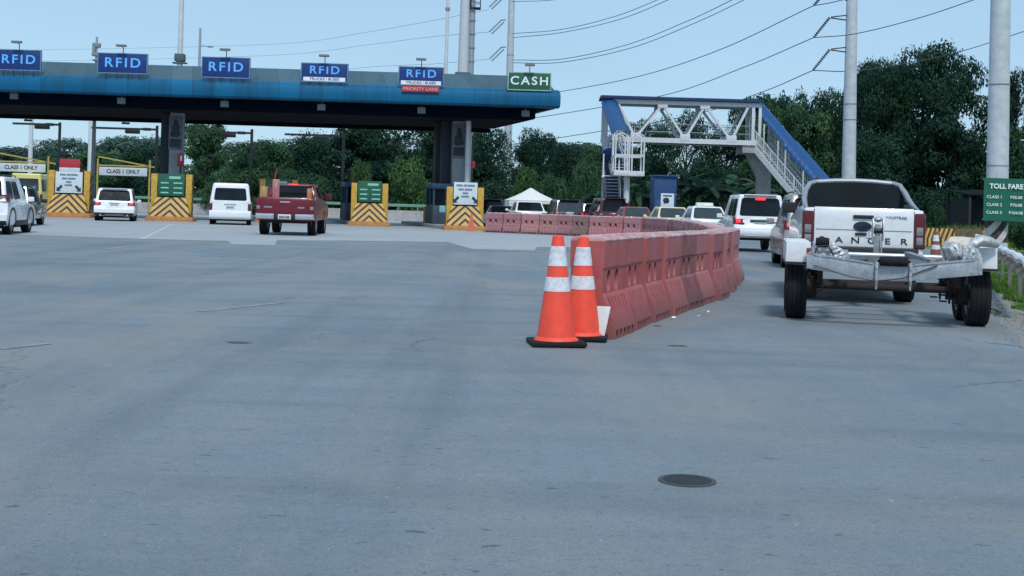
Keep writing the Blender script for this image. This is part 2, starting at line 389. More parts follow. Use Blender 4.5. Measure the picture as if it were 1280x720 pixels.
# ------------------------------------------------------------------ vehicles
WHEELS = {}
def wheel_meshes(r, wd, alloy_rim=True):
    k = (r, wd, alloy_rim)
    if k in WHEELS: return WHEELS[k]
    b = MB(); h = wd/2
    b.lathe([(r*.6, -h*.75), (r*.8, -h*.95), (r*.93, -h), (r*.985, -h*.82), (r, -h*.5), (r, -h*.47), (r*.98, -h*.45), (r*.98, -h*.38), (r, -h*.36), (r, -h*.06), (r*.98, -h*.04), (r*.98, h*.04), (r, h*.06), (r, h*.36), (r*.98, h*.38), (r*.98, h*.45), (r, h*.47), (r, h*.5), (r*.985, h*.82), (r*.93, h), (r*.8, h*.95), (r*.6, h*.75)], axis='X', n=36)
    t = b.mesh('wheel', rubber)
    b = MB()
    b.lathe([(0, -h*.5), (r*.62, -h*.7), (r*.64, -h*.85), (r*.6, -h*.7), (r*.56, h*.3), (r*.6, h*.72), (r*.64, h*.88), (r*.61, h*.9), (r*.57, h*.55), (0, h*.45)], axis='X', n=28)
    for s in (1, -1):
        for i in range(5):
            a = 2*PI*i/5
            b.bar((s*h*.75, r*.08*math.cos(a), r*.08*math.sin(a)), (s*h*.82, r*.58*math.cos(a), r*.58*math.sin(a)), r*.15, h*.2, (1, 0, 0))
        b.lathe([(0, s*h*.7), (r*.13, s*h*.7), (r*.13, s*h*.88), (0, s*h*.92)], axis='X', n=14)
    m = b.mesh('rim', alloy)
    WHEELS[k] = (t, m); return WHEELS[k]
def add_wheel(parent, x, y, r, wd):
    t, m = wheel_meshes(r, wd); o = link('wheel', t, parent); o.location = (x, y, r)
    link('rim', m, o); return o
def interp(z, pts):
    if z <= pts[0][1]: return pts[0][0]
    for (y0, z0), (y1, z1) in zip(pts, pts[1:]):
        if z0 <= z <= z1: return y0+(y1-y0)*(z-z0)/max(1e-6, z1-z0)
    return pts[-1][0]
class Car:
    def __init__(s, name, label, cat, px, D, yaw, L, W, zb, rear, top, front, wheels, paint, bow=.06, group=None, loc=None, tuck=.03):
        s.L, s.W, s.rear, s.bow, s.paint = L, W, rear, bow, paint
        s.root = thing(name, label, cat, loc if loc is not None else foot(px, D), math.radians(yaw), group)
        yr, yf, r, wd = wheels; s.wh = wheels
        pts = list(rear)+list(top)+list(front)
        ra = r*1.15
        for yw in (yf, yr):
            a0 = math.asin(max(-1, min(1, (zb-r)/ra)))
            for i in range(11):
                a = a0+(PI-2*a0)*i/10
                pts.append((yw+ra*math.cos(a), r+ra*math.sin(a)))
        zc = sum(p[1] for p in pts)/len(pts); zt = max(p[1] for p in pts)
        b = MB(); rings = []
        for q in (-1, -.985, -.93, -.8, -.55, -.28, 0, .28, .55, .8, .93, .985, 1):
            e = {1: .045, .985: .016, .93: .004}.get(abs(q), 0)
            ring = []
            for (y, z) in pts:
                t = y/L; yy = y+bow*q*q*(1-2*t)
                yy = L/2+(yy-L/2)*(1-e/(L/2)); zz = zc+(z-zc)*(1-e/(zt-zc)*.8)
                f = (z-zb)/(zt-zb); x = q*W/2*(1-tuck*(2*f-1)**2)
                ring.append((x, yy, zz))
            rings.append(ring)
        b.loft(rings, caps=False)
        for ring in (rings[0][::-1], rings[-1]):
            f = b.face(ring); bmesh.ops.triangulate(b.bm, faces=[f], ngon_method='EAR_CLIP')
        bmesh.ops.remove_doubles(b.bm, verts=b.bm.verts[:], dist=1e-5)
        s.body = b.build('body', paint, s.root, smooth=32)
        b = MB(); b.box((0, L/2, zb+.16), (W-.5, L-.5, .5), .05); b.box((0, L/2, zb+.02), (W-.25, L-.3, .1), .03); b.build('underbody', dark_chassis, s.root)
        for x in (-1, 1):
            for y in (yr, yf): add_wheel(s.root, x*(W/2-wd/2-.02), y, r, wd)
    def ry(s, x, z): return interp(z, s.rear)+s.bow*(2*x/s.W)**2
    def slab(s, name, x0, x1, z0, z1, m, out=.015, dep=.06, bev=.012, parent=None, nx=6, skew=0.):
        b = MB(); F, K = [], []
        nz = max(2, int((z1-z0)/.09)+1)
        rings = []
        for i in range(nx+1):
            x = x0+(x1-x0)*i/nx
            front = [(x+skew*(z0+(z1-z0)*j/nz-z0), s.ry(x, z0+(z1-z0)*j/nz)-out, z0+(z1-z0)*j/nz) for j in range(nz+1)]
            back = [(p[0], p[1]+out+dep, p[2]) for p in front[::-1]]
            rings.append(front+back)
        b.loft(rings)
        if bev: b.bevel(bev, 2, 40)
        return b.build(name, m, parent or s.root)
    def cabin(s, yb0, yt0, yt1, yb1, zb, zt, wb, wt, paint=None, bev=.07, crown=.03, glass=glass_dark, rear=(.07, .93, .12, .86), sides=((.04, .34), (.37, .68)), sideb=(.1, .82), front=True, name='cabin'):
        C = dict(BL=(-wb, yb0, zb), BR=(wb, yb0, zb), TL=(-wt, yt0, zt), TR=(wt, yt0, zt), FBL=(-wb, yb1, zb), FBR=(wb, yb1, zb), FTL=(-wt, yt1, zt), FTR=(wt, yt1, zt))
        C = {k: Vector(v) for k, v in C.items()}
        b = MB(); bm = b.bm
        V = {k: bm.verts.new(v) for k, v in C.items()}
        for f in (('BL', 'BR', 'TR', 'TL'), ('FBR', 'FBL', 'FTL', 'FTR'), ('FBL', 'BL', 'TL', 'FTL'), ('BR', 'FBR', 'FTR', 'TR'), ('TL', 'TR', 'FTR', 'FTL'), ('BL', 'FBL', 'FBR', 'BR')):
            bm.faces.new([V[k] for k in f])
        es = [e for e in bm.edges if max(v.co.z for v in e.verts) > zb+.01]
        bmesh.ops.bevel(bm, geom=es, offset=bev, segments=4, affect='EDGES', profile=.55)
        cab = b.build(name, paint or s.paint, s.root, smooth=50)
        s.cab = cab; s.C = C
        def pane(nm, A, B, Cc, Dd, a0, a1, b0, b1, rad=.09, out=.006, m=glass, parent=cab):
            return s.pane(nm, A, B, Cc, Dd, a0, a1, b0, b1, rad, out, m, parent)
        a0, a1, b0, b1 = rear
        s.rw = pane('rear_window', C['BL'], C['BR'], C['TR'], C['TL'], a0, a1, b0, b1)
        for (q0, q1) in sides:
            pane('side_window', C['BL'], C['FBL'], C['FTL'], C['TL'], q0, q1, *sideb)
            pane('side_window', C['BR'], C['FBR'], C['FTR'], C['TR'], q0, q1, *sideb)
        if front: pane('windscreen', C['FBL'], C['FBR'], C['FTR'], C['FTL'], .07, .93, .08, .88)
        return cab
    def pane(s, nm, A, B, Cc, Dd, a0, a1, b0, b1, rad=.09, out=.006, m=None, parent=None):
        wd = ((B-A).length+(Cc-Dd).length)/2*(a1-a0); ht = (Dd-A).length*(b1-b0)
        pts = []
        r = min(rad, wd*.35, ht*.35); ra_, rb_ = r/wd, r/ht
        for (ca, cb, st) in ((1-ra_, 1-rb_, 0), (ra_, 1-rb_, 1), (ra_, rb_, 2), (1-ra_, rb_, 3)):
            for i in range(5):
                t = st*PI/2+PI/2*i/4; pts.append((ca+ra_*math.cos(t), cb+rb_*math.sin(t)))
        def q(a, bb): return (A*(1-a)+B*a)*(1-bb)+(Dd*(1-a)+Cc*a)*bb
        n = (B-A).cross(Dd-A).normalized(); ctr = sum((v for v in s.C.values()), Vector())/8
        if n.dot(q(.5, .5)-ctr) < 0: n = -n
        P = [q(a0+(a1-a0)*u, b0+(b1-b0)*v) for u, v in pts]
        b = MB(); b.loft([[p-n*.03 for p in P], [p+n*out for p in P]])
        return b.build(nm, m, parent, smooth=20)
    def plate(s, z, wd=.4, ht=.14, x=0., m=plate_white, out=.03):
        p = s.slab('licence_plate', x-wd/2, x+wd/2, z-ht/2, z+ht/2, m, out, .02, .004)
        b = MB(); y = s.ry(x, z)-out-.003
        xx = x-wd*.4
        for k, ww in enumerate((.05, .045, .05, .03, .05, .05, .045)):
            b.box((xx+ww*wd*1.1, y, z-.008), (ww*wd*1.7, .006, ht*.42)); xx += wd*.115
        b.build('plate_characters', plate_ink, p); return p
    def mirrors(s, y, z, w=.2, h=.15, m=None, x=None):
        for q in (-1, 1):
            b = MB(); xx = x or s.W/2
            b.box((q*(xx+w*.55), y, z), (w, .12, h), .035, seg=3); b.box((q*(xx-.02), y+.02, z-.04), (.14, .05, .05), .01)
            b.build('side_mirror', m or s.paint, s.root)
    def rails(s, x, y0, y1, z, m=None):
        for q in (-1, 1):
            b = MB(); b.path([(q*x, y0, z-.04), (q*x, y0+.1, z+.03), (q*x, y1-.1, z+.03), (q*x, y1, z-.04)], .018, 6); b.build('roof_rail', m or black_trim, s.root)
def suv(name, label, px, D, yaw, paint, Hh=1.75, W=1.85, L=4.5, lit=False, glass=glass_dark, group=None, plate=plate_white, lamp_z=(.82, 1.02), wrap=.5, rails=True, rear_tilt=.30, cat='SUV', trim=True, zb=.28, loc=None):
    zbelt = Hh*.585
    c = Car(name, label, cat, px, D, yaw, L, W, zb, [(.10, zb), (.0, zb+.12), (.0, zb+.34), (.05, zb+.40), (.08, zbelt-.08), (.11, zbelt)],
            [(L*.62, zbelt+.01), (L*.70, zbelt-.02), (L*.93, zbelt-.16)], [(L*.99, zbelt-.32), (L, zb+.2), (L-.08, zb)],
            (L*.19, L*.79, .36, .24), paint, .10, group, loc)
    c.cabin(.12, .12+rear_tilt, L*.55, L*.72, zbelt-.02, Hh, W/2-.05, W/2-.19, glass=glass)
    z0, z1 = lamp_z
    lw = W*.17
    for q in (-1, 1):
        a, bb = q*(W/2-lw), q*(W/2+.004)
        l = c.slab('tail_light', min(a, bb), max(a, bb), z0, z1, lamp_red, .018, .25, .015)
        a, bb = q*(W/2-lw*.75), q*(W/2-lw*.25)
        c.slab('brake_lamp', min(a, bb), max(a, bb), z0+.05, z1-.05, lamp_lit if lit else lamp_clear, .026, .02, .008, l)
    if trim:
        c.slab('bumper', -W/2+.03, W/2-.03, zb+.02, zb+.16, black_trim, .02, .15, .02)
        c.slab('bumper_insert', -W*.22, W*.22, zb+.0, zb+.09, alloy, .035, .03, .01)
        for q in (-1, 1):
            b = MB(); b.tube((q*W*.33, .12, zb+.03), (q*W*.33, -.03, zb+.03), .045, n=14); b.build('exhaust', chrome, c.root)
    c.plate((z0+z1)/2-.02, .42, .15, m=plate)
    b = MB(); b.box((0, c.ry(0, zbelt-.06)-.02, zbelt-.04), (.55, .03, .035), .01); b.build('tailgate_trim', chrome, c.root)
    b = MB(); b.box((0, .12+rear_tilt-.10, Hh-.01), (W*.62, .26, .035), .015); b.build('spoiler', paint, c.root)
    b = MB(); b.bar((.05, c.ry(0, zbelt)+.09, zbelt+.1), (W*.26, c.ry(0, zbelt)+.07, zbelt+.09), .02, .02); b.build('wiper', black_trim, c.root)
    c.mirrors(L*.66, zbelt+.06, .2, .16)
    if rails: c.rails(W/2-.26, .6, L*.52, Hh+.02)
    return c
def sedan(name, label, px, D, yaw, paint, Hh=1.5, W=1.75, L=4.4, lit=False, group=None, glass=glass_mid, cat='car', rack=None, loc=None):
    zb = .22; zd = Hh*.66
    c = Car(name, label, cat, px, D, yaw, L, W, zb, [(.12, zb), (.0, zb+.12), (.0, zb+.3), (.05, zb+.36), (.04, zd-.1), (.10, zd)],
            [(.75, zd+.04), (L*.66, zd-.02), (L*.92, zd-.16)], [(L*.99, zd-.3), (L, zb+.18), (L-.1, zb)], (L*.2, L*.79, .32, .21), paint, .12, group, loc)
    c.cabin(.50, 1.05, L*.50, L*.68, zd-.03, Hh, W/2-.08, W/2-.26, glass=glass, rear=(.06, .94, .1, .9))
    for q in (-1, 1):
        a, bb = q*(W/2-.38), q*(W/2+.003)
        l = c.slab('tail_light', min(a, bb), max(a, bb), zd-.24, zd-.07, lamp_red, .015, .22, .015)
        a, bb = q*(W/2-.3), q*(W/2-.12)
        c.slab('brake_lamp', min(a, bb), max(a, bb), zd-.2, zd-.11, lamp_lit if lit else lamp_clear, .022, .02, .008, l)
    c.plate(zd-.2, .4, .14); c.slab('bumper', -W/2+.05, W/2-.05, zb+.0, zb+.12, black_trim, .01, .15, .02)
    c.mirrors(L*.63, zd+.06, .18, .14)
    if rack:
        b = MB(); b.box((0, 1.7, Hh+.09), (.75, .28, .16), .04, seg=3); b.box((0, 1.7, Hh+.01), (.9, .06, .04)); b.build('roof_light', rack, c.root)
    return c
# --- compact white SUV seen from behind in a toll lane
suv('parked_suv', 'white SUV seen from behind between the first two striped toll blocks', 142, 66, 14, white_paint, 1.7, 2.02, lit=True, group='vehicles in the toll lanes')
# --- white SUV at the frame edge, right flank in view
c = suv('white_suv', 'white crossover cut by the frame edge, its flank and black wheels in view', -32, 39, 9, white_paint, 1.80, 1.84, 4.35, lamp_z=(1.02, 1.24), group='vehicles in the toll lanes')
for q in (-1, 1):
    for yw in (c.wh[0], c.wh[1]):
        b = MB(); pr = []
        for i in range(13):
            a = PI*(-.06+1.12*i/12); pr.append((yw+.425*math.cos(a), .36+.425*math.sin(a)))
        for i in range(12, -1, -1):
            a = PI*(-.06+1.12*i/12); pr.append((yw+.50*math.cos(a), .36+.50*math.sin(a)))
        b.prism(pr, lambda u, v, w_: (w_, u, v), q*(c.W/2-.10), q*(c.W/2+.012)); b.build('wheel_arch_trim', black_trim, c.root)
    b = MB(); b.box((q*(c.W/2-.035), 2.1, .36), (.1, 1.7, .16), .03); b.build('sill_trim', black_trim, c.root)
for q in (-1, 1):
    for dy in (1.25, 2.35):
        b = MB(); b.box((q*(c.W/2-.005), dy, .93), (.03, .2, .03), .01); b.build('door_handle', white_paint, c.root)
    for dy in (1.05, 2.05, 3.05):
        b = MB(); b.box((q*(c.W/2-.026), dy, .72), (.02, .012, .5)); b.build('door_seam', dark_chassis, c.root)
# --- white passenger van
def van(name, label, px, D, yaw, paint, Hh=2.25, W=1.9, L=5.2, glass=glass_dark, group=None, zw=None, cat='van'):
    zb = .3; zs = zw or Hh*.55
    c = Car(name, label, cat, px, D, yaw, L, W, zb, [(.08, zb), (.0, zb+.1), (.0, zb+.38), (.04, zb+.42), (.06, zs)], [(L*.9, zs)], [(L*.97, zs-.25), (L, zb+.35), (L-.08, zb)], (L*.2, L*.82, .34, .22), paint, .05, group, tuck=.02)
    c.cabin(.07, .22, L*.72, L*.9, zs-.02, Hh, W/2-.03, W/2-.17, bev=.12, glass=glass, rear=(.09, .91, .10, .74), sides=((.03, .25), (.28, .52), (.55, .82)), sideb=(.1, .72))
    for q in (-1, 1):
        a, bb = q*(W/2-.17), q*(W/2+.003)
        c.slab('tail_light', min(a, bb), max(a, bb), zb+.45, zs-.08, lamp_red, .014, .12, .012)
    c.plate(zb+.62, .42, .15); c.slab('bumper', -W/2+.02, W/2-.02, zb+.05, zb+.36, paint, .05, .1, .03)
    b = MB(); b.box((0, c.ry(0, zb+.78)-.015, zb+.76), (.62, .03, .05), .012); b.build('tailgate_handle', chrome, c.root)
    c.mirrors(L*.86, zs+.1, .2, .22, black_trim)
    return c
van('passenger_van', 'white high-roofed passenger van driving towards the toll lane beside the red pickup', 287, 65, 11, white_paint, 2.14, 2.1, group='vehicles in the toll lanes')
van('yellow_van', 'yellow van waiting far off behind the white crossover', 31, 92, 12, yellow_van_paint, 2.75, 2.3, glass=glass_mid, group='vehicles in the toll lanes', zw=1.35)
suv('black_suv', 'black SUV half hidden behind the white crossover at the first lane', 7, 50, 12, dark_paint, 1.62, 1.8, group='vehicles in the toll lanes')
# --- pickups
def pickup(name, label, px, D, yaw, paint, sc, group=None, lights='stack', loc=None):
    """sc: dict of heights measured from the photograph"""
    L, W = 5.2, sc['W']; zb, zt, zr = sc['zb'], sc['zt'], sc['zr']
    c = Car(name, label, 'pickup', px, D, yaw, L, W, zb, [(.06, zb), (.03, zb+.1), (.03, zt-.05), (.06, zt)], [(2.0, zt), (3.6, zt-.02), (4.9, zt-.14)], [(5.12, zt-.3), (L, zb+.2), (L-.1, zb)],
            (1.15, 4.25, sc.get('r', .39), .27), paint, .04, group, loc, tuck=.025)
    c.cabin(1.95, 2.15, 3.1, 3.95, zt-.02, zr, W/2-.06, W/2-.22, rear=(.08, .92, .08, .86), sides=((.05, .38), (.42, .72)), bev=.09, glass=sc.get('glass', glass_dark))
    tg = c.slab('tailgate', -W/2+.17, W/2-.17, sc['tg0'], zt+.012, paint, .016, .05, .014)
    c.slab('tailgate_crease', -W/2+.2, W/2-.2, sc['tg0']+(zt-sc['tg0'])*.42, sc['tg0']+(zt-sc['tg0'])*.42+.016, sc.get('crease', grey_trim), .018, .01, 0, tg)
    return c, tg
RED = dict(W=1.9, zb=.50, zt=1.24, zr=1.74, tg0=.76, r=.40, crease=maroon_paint)
c, tg = pickup('red_pickup', 'dark red pickup loaded with boxes driving away towards the toll lanes', 355, 48.0, 3, red_paint, RED, 'vehicles in the toll lanes')
W = 1.9
for q in (-1, 1):
    a, bb = q*(W/2-.16), q*(W/2+.004)
    l = c.slab('tail_light', min(a, bb), max(a, bb), .80, 1.16, lamp_red, .012, .14, .012)
    c.slab('reversing_lamp', min(q*(W/2-.14), q*(W/2-.03)), max(q*(W/2-.14), q*(W/2-.03)), .86, .97, lamp_clear, .02, .02, .006, l)
    a, bb = q*.34, q*(W/2-.01)
    c.slab('bumper', min(a, bb), max(a, bb), .54, .72, chrome, .11, .12, .03)
    b = MB(); b.box((q*(W/2-.12), .35, .47), (.05, .02, .2)); b.build('mud_flap', black_trim, c.root)
c.slab('bumper_step', -.34, .34, .50, .68, black_trim, .08, .1, .02); c.plate(.62, .42, .16, out=.10)
b = MB(); b.box((0, c.ry(0, 1.10)-.03, 1.10), (.34, .03, .045), .012); b.build('tailgate_handle', chrome, tg)
b = MB(); b.box((-.55, c.ry(.5, .93)-.02, .93), (.26, .008, .05)); b.box((.52, c.ry(.5, .93)-.02, .93), (.22, .008, .05)); b.build('badge', grey_trim, tg)
b = MB(); b.box((0, 2.2, 1.875), (.36, .1, .04), .012); b.bm.transform(Matrix.Translation((0, 0, -.165))); b.build('high_brake_lamp', lamp_lit, c.root)
c.mirrors(3.55, 1.34, .24, .2, maroon_paint); c.root.scale = (1.15, 1.15, 1.15)
# roll bar of the red pickup
b = MB()
for q in (-1, 1): b.path([(q*.86, .75, 1.22), (q*.84, 1.35, 1.42), (q*.72, 1.7, 1.64), (q*.55, 1.72, 1.67)], .035, 8)
b.tube((-.6, 1.72, 1.67), (.6, 1.72, 1.67), .035, n=8); b.build('roll_bar', maroon_paint, c.root)
crate = mat('cardboard', (.42, .26, .11), .8, var=.15); pinkm = mat('pink_bag', (.45, .18, .2), .7, var=.2)
def cargo(name, label, cat, m, off, d, rz=0):
    M = Matrix.Translation(c.root.location) @ Matrix.Rotation(c.root.rotation_euler.z, 4, 'Z')
    t = thing(name, label, cat, M @ (Vector((off[0], off[1], 1.225))*1.15), c.root.rotation_euler.z+rz, 'load in the red pickup bed')
    b = MB(); b.box((0, 0, d[2]/2), d, .02); b.build('carton_body', m, t)
    b = MB(); b.box((0, 0, d[2]+.004), (d[0]*.98, .06, .006)); b.box((0, -d[1]/2-.003, d[2]*.8), (.06, .005, d[2]*.4)); b.build('tape', mat('tape', (.5, .38, .2), .4), t)
cargo('cardboard_box', 'tall tan cardboard box standing in the bed of the red pickup', 'box', crate, (-.74, .5, 1.305), (.24, .4, .42))
cargo('cardboard_box', 'dull pink carton standing tallest in the bed of the red pickup', 'box', pinkm, (-.46, 1.2, 1.305), (.26, .4, .72), .1)
cargo('cardboard_box', 'small orange box on the far corner of the red pickup bed', 'box', mat('orange_box', (.55, .2, .06), .7), (.66, 1.3, 1.305), (.18, .25, .4), -.1)
# --- white pickup pulling the trailer
PD = 19.3
WP = dict(W=1.80, zb=.62, zt=1.45, zr=1.86, tg0=.87, r=.40)
pk_loc = foot(1077, PD)
c, tg = pickup('white_pickup', 'white pickup towing the boat trailer, black letters across its tailgate', 0, 0, -10, white_paint, WP, loc=pk_loc)
W = 1.80
for q in (-1, 1):
    a, bb = q*(W/2-.165), q*(W/2+.004)
    l = c.slab('tail_light', min(a, bb), max(a, bb), .86, 1.40, lamp_red, .014, .16, .03)
    b = MB(); b.box((q*(W/2-.168), c.ry(q*.73, 1.15)-.004, 1.15), (.008, .012, .56)); b.build('tailgate_gap', dark_chassis, c.root)
    for (z0, z1) in ((1.06, 1.19), (.92, 1.04)):
        a, bb = q*(W/2-.13), q*(W/2-.03)
        c.slab('reversing_lamp', min(a, bb), max(a, bb), z0, z1, lamp_clear, .022, .02, .015, l)
    c.slab('lamp_base', min(q*(W/2-.15), q*(W/2-.01)), max(q*(W/2-.15), q*(W/2-.01)), .87, .905, black_trim, .02, .02, .008, l)
c.slab('bumper_step', -W/2+.1, W/2-.1, .74, .865, black_trim, .10, .12, .02)
c.slab('bumper', -W/2+.02, W/2-.02, .62, .75, chrome, .17, .15, .03)
c.plate(.55+.02, .44, .14, m=plate_white, out=.05)
txt = mat('badge_black', (.02, .02, .024), .35)
for ch, x in zip('RANGER', (-.60, -.36, -.12, .12, .35, .59)):
    lettering(ch, .125, (x, c.ry(x, .97)-.022, .965), txt, tg, .010, 1.4)
lettering('WILDTRAK', .052, (.47, c.ry(.47, 1.33)-.02, 1.325), grey_trim, tg, .02, 1.2)
b = MB(); b.box((-.01, c.ry(0, 1.33)-.03, 1.325), (.30, .04, .055), .015); b.build('tailgate_handle', black_trim, tg)
b = MB(); b.lathe([(0, -.0), (.075, -.0), (.075, .012), (0, .016)], axis='X', n=24)
o = b.build('badge', mat('badge_dark', (.02, .03, .06), .3, .3), tg); o.location = (-.02, c.ry(0, 1.18)-.02, 1.18); o.rotation_euler = (0, 0, -PI/2); o.scale = (1, 1.8, 1)
b = MB(); b.box((-.04, c.ry(0, 1.06)-.025, 1.065), (.17, .03, .04), .01); b.build('latch', black_trim, tg)
# sports bar and roof ends
b = MB()
rings = []
for (x, z, y, wd) in ((-.85, 1.44, .55, .20), (-.845, 1.50, 1.0, .18), (-.83, 1.62, 1.55, .14), (-.79, 1.76, 1.75, .12), (-.73, 1.85, 1.8, .11), (-.62, 1.895, 1.8, .1), (-.3, 1.915, 1.8, .1), (0, 1.92, 1.8, .1),
                      (.3, 1.915, 1.8, .1), (.62, 1.895, 1.8, .1), (.73, 1.85, 1.8, .11), (.79, 1.76, 1.75, .12), (.83, 1.62, 1.55, .14), (.845, 1.50, 1.0, .18), (.85, 1.44, .55, .20)):
    t = .028 if abs(x) > .7 else .03
    nx = -1 if x < -.7 else (1 if x > .7 else 0)
    if nx: rings.append([(x-t, y-wd/2, z), (x+t, y-wd/2, z), (x+t, y+wd, z+.03), (x-t, y+wd, z+.03)] if nx < 0 else [(x-t, y-wd/2, z), (x+t, y-wd/2, z), (x+t, y+wd, z+.03), (x-t, y+wd, z+.03)])
    else: rings.append([(x, y-wd/2, z-t), (x, y-wd/2, z+t), (x, y+wd, z+t), (x, y+wd, z-t)])
for q in (-1, 1):
    b.path([(q*.83, .35, 1.445), (q*.83, .9, 1.50), (q*.82, 1.4, 1.60), (q*.79, 1.68, 1.73), (q*.72, 1.8, 1.85), (q*.6, 1.84, 1.885)], [.02, .04, .045, .045, .045, .045], 10)
b.path([(-.62, 1.84, 1.885), (-.3, 1.84, 1.91), (0, 1.84, 1.918), (.3, 1.84, 1.91), (.62, 1.84, 1.885)], .042, 10)
b.build('sports_bar', mat('sports_bar_grey', (.36, .38, .40), .35, .4, var=.05), c.root)
b = MB(); b.prism([(-.80, 1.46), (.80, 1.46), (.79, 1.60), (.72, 1.80), (.64, 1.865), (0, 1.89), (-.64, 1.865), (-.72, 1.80), (-.79, 1.60)], lambda u, v, w_: (u, w_, v), 1.79, 1.82); b.build('rear_screen', glass_dark, c.root)
for q in (-1, 1):
    b = MB(); b.blob((q*.58, 2.2, 1.93), (.05, .1, .05), .05); b.build('roof_rail_end', black_trim, c.root)
c.rails(.6, 2.2, 3.2, 1.89)
c.mirrors(3.3, 1.46, .25, .19, black_trim, W/2-.06)
b = MB(); b.box((0, 1.0, 1.458), (1.5, 1.7, .02), .008); b.build('bed_cover', black_trim, c.root)
b = MB(); b.tube((0, .2, .55), (0, -.24, .55), .03, n=10); b.blob((0, -.26, .60), (.028, .028, .028), 0); b.build('tow_bar', dark_steel, c.root)
PICKUP = c
# --- cars queuing for the cash lane beyond the barriers
Q = 'cars queuing for the cash lane'
c = suv('white_suv', 'boxy white SUV with lit high brake lamp queuing beyond the near barrier row', 950, 45.0, -1.5, white_paint, 2.03, 1.86, 4.7, lit=True, group=Q, plate=plate_green, lamp_z=(.98, 1.24), rear_tilt=.16, trim=False, zb=.5, glass=glass_dark)
# its details: handle bar, vents, white bumper, step, roof rack, high brake lamp, spare plate surround
c.slab('bumper', -.92, .92, .56, .78, white_paint, .10, .12, .03); c.slab('bumper_step', -.75, .75, .50, .58, chrome, .13, .1, .015)
c.slab('handle_bar', -.36, .36, 1.06, 1.15, black_trim, .035, .02, .015)
for x in (-.66, .66): c.slab('vent', x-.1, x+.1, .97, 1.03, black_trim, .02, .02, .008)
b = MB(); b.box((0, .24, 1.87), (.36, .05, .07), .015); b.build('high_brake_lamp', lamp_lit, c.root)
suv('queuing_suv', 'silver brown SUV with glowing brake lamp mostly hidden behind the white pickup', 1027, 31.5, -7, mat('silver_brown_paint', (.36, .31, .30), .3, .3, var=.06, coat=.4), 1.87, 1.86, 4.6, lit=True, group=Q, lamp_z=(.98, 1.2))
sedan('white_taxi', 'white taxi with a roof light queuing beside the boxy white SUV', 889, 55, 3, white_paint, 1.62, 1.8, group=Q, cat='taxi', rack=mat('taxi_roof_light', (.7, .72, .66), .4))
sedan('yellow_taxi', 'cream yellow sedan queuing between the white taxi and the red sedan', 845, 61, 5, cream_paint, 1.58, 1.8, group=Q, cat='taxi')
sedan('red_sedan', 'bright red sedan queuing in front of the maroon SUV', 799, 67.5, 6, bright_red_paint, 1.56, 1.85, lit=True, group=Q)
suv('maroon_suv', 'tall maroon SUV with large dark rear window in the queue', 769, 72.5, 8, maroon_paint, 2.02, 1.95, 4.7, group=Q, lamp_z=(1.0, 1.25), rear_tilt=.18)
suv('silver_suv', 'silver SUV mostly hidden behind the tall maroon SUV', 744, 79, 8, silver_paint, 1.72, 1.8, 4.4, group=Q, lamp_z=(1.0, 1.2))
suv('grey_suv', 'dark grey SUV with red tail lamps in the queue beside the white tent', 712, 75, 8, dark_paint, 1.88, 1.85, 4.6, lit=True, group=Q, lamp_z=(1.0, 1.22), glass=glass_mid)
sedan('white_sedan', 'white car with tinted rear window in the queue before the white tent', 664, 73.5, 8, white_paint, 1.72, 1.95, group=Q, glass=glass_dark)
sedan('dark_sedan', 'dark sedan queuing next to the last striped toll block', 630, 78, 8, dark_paint, 1.42, 1.8, group=Q)
suv('black_suv', 'black SUV with high red lamp passing beyond the last toll block', 616, 87, 8, dark_paint, 1.85, 1.85, group=Q, lit=True, lamp_z=(1.2, 1.4))
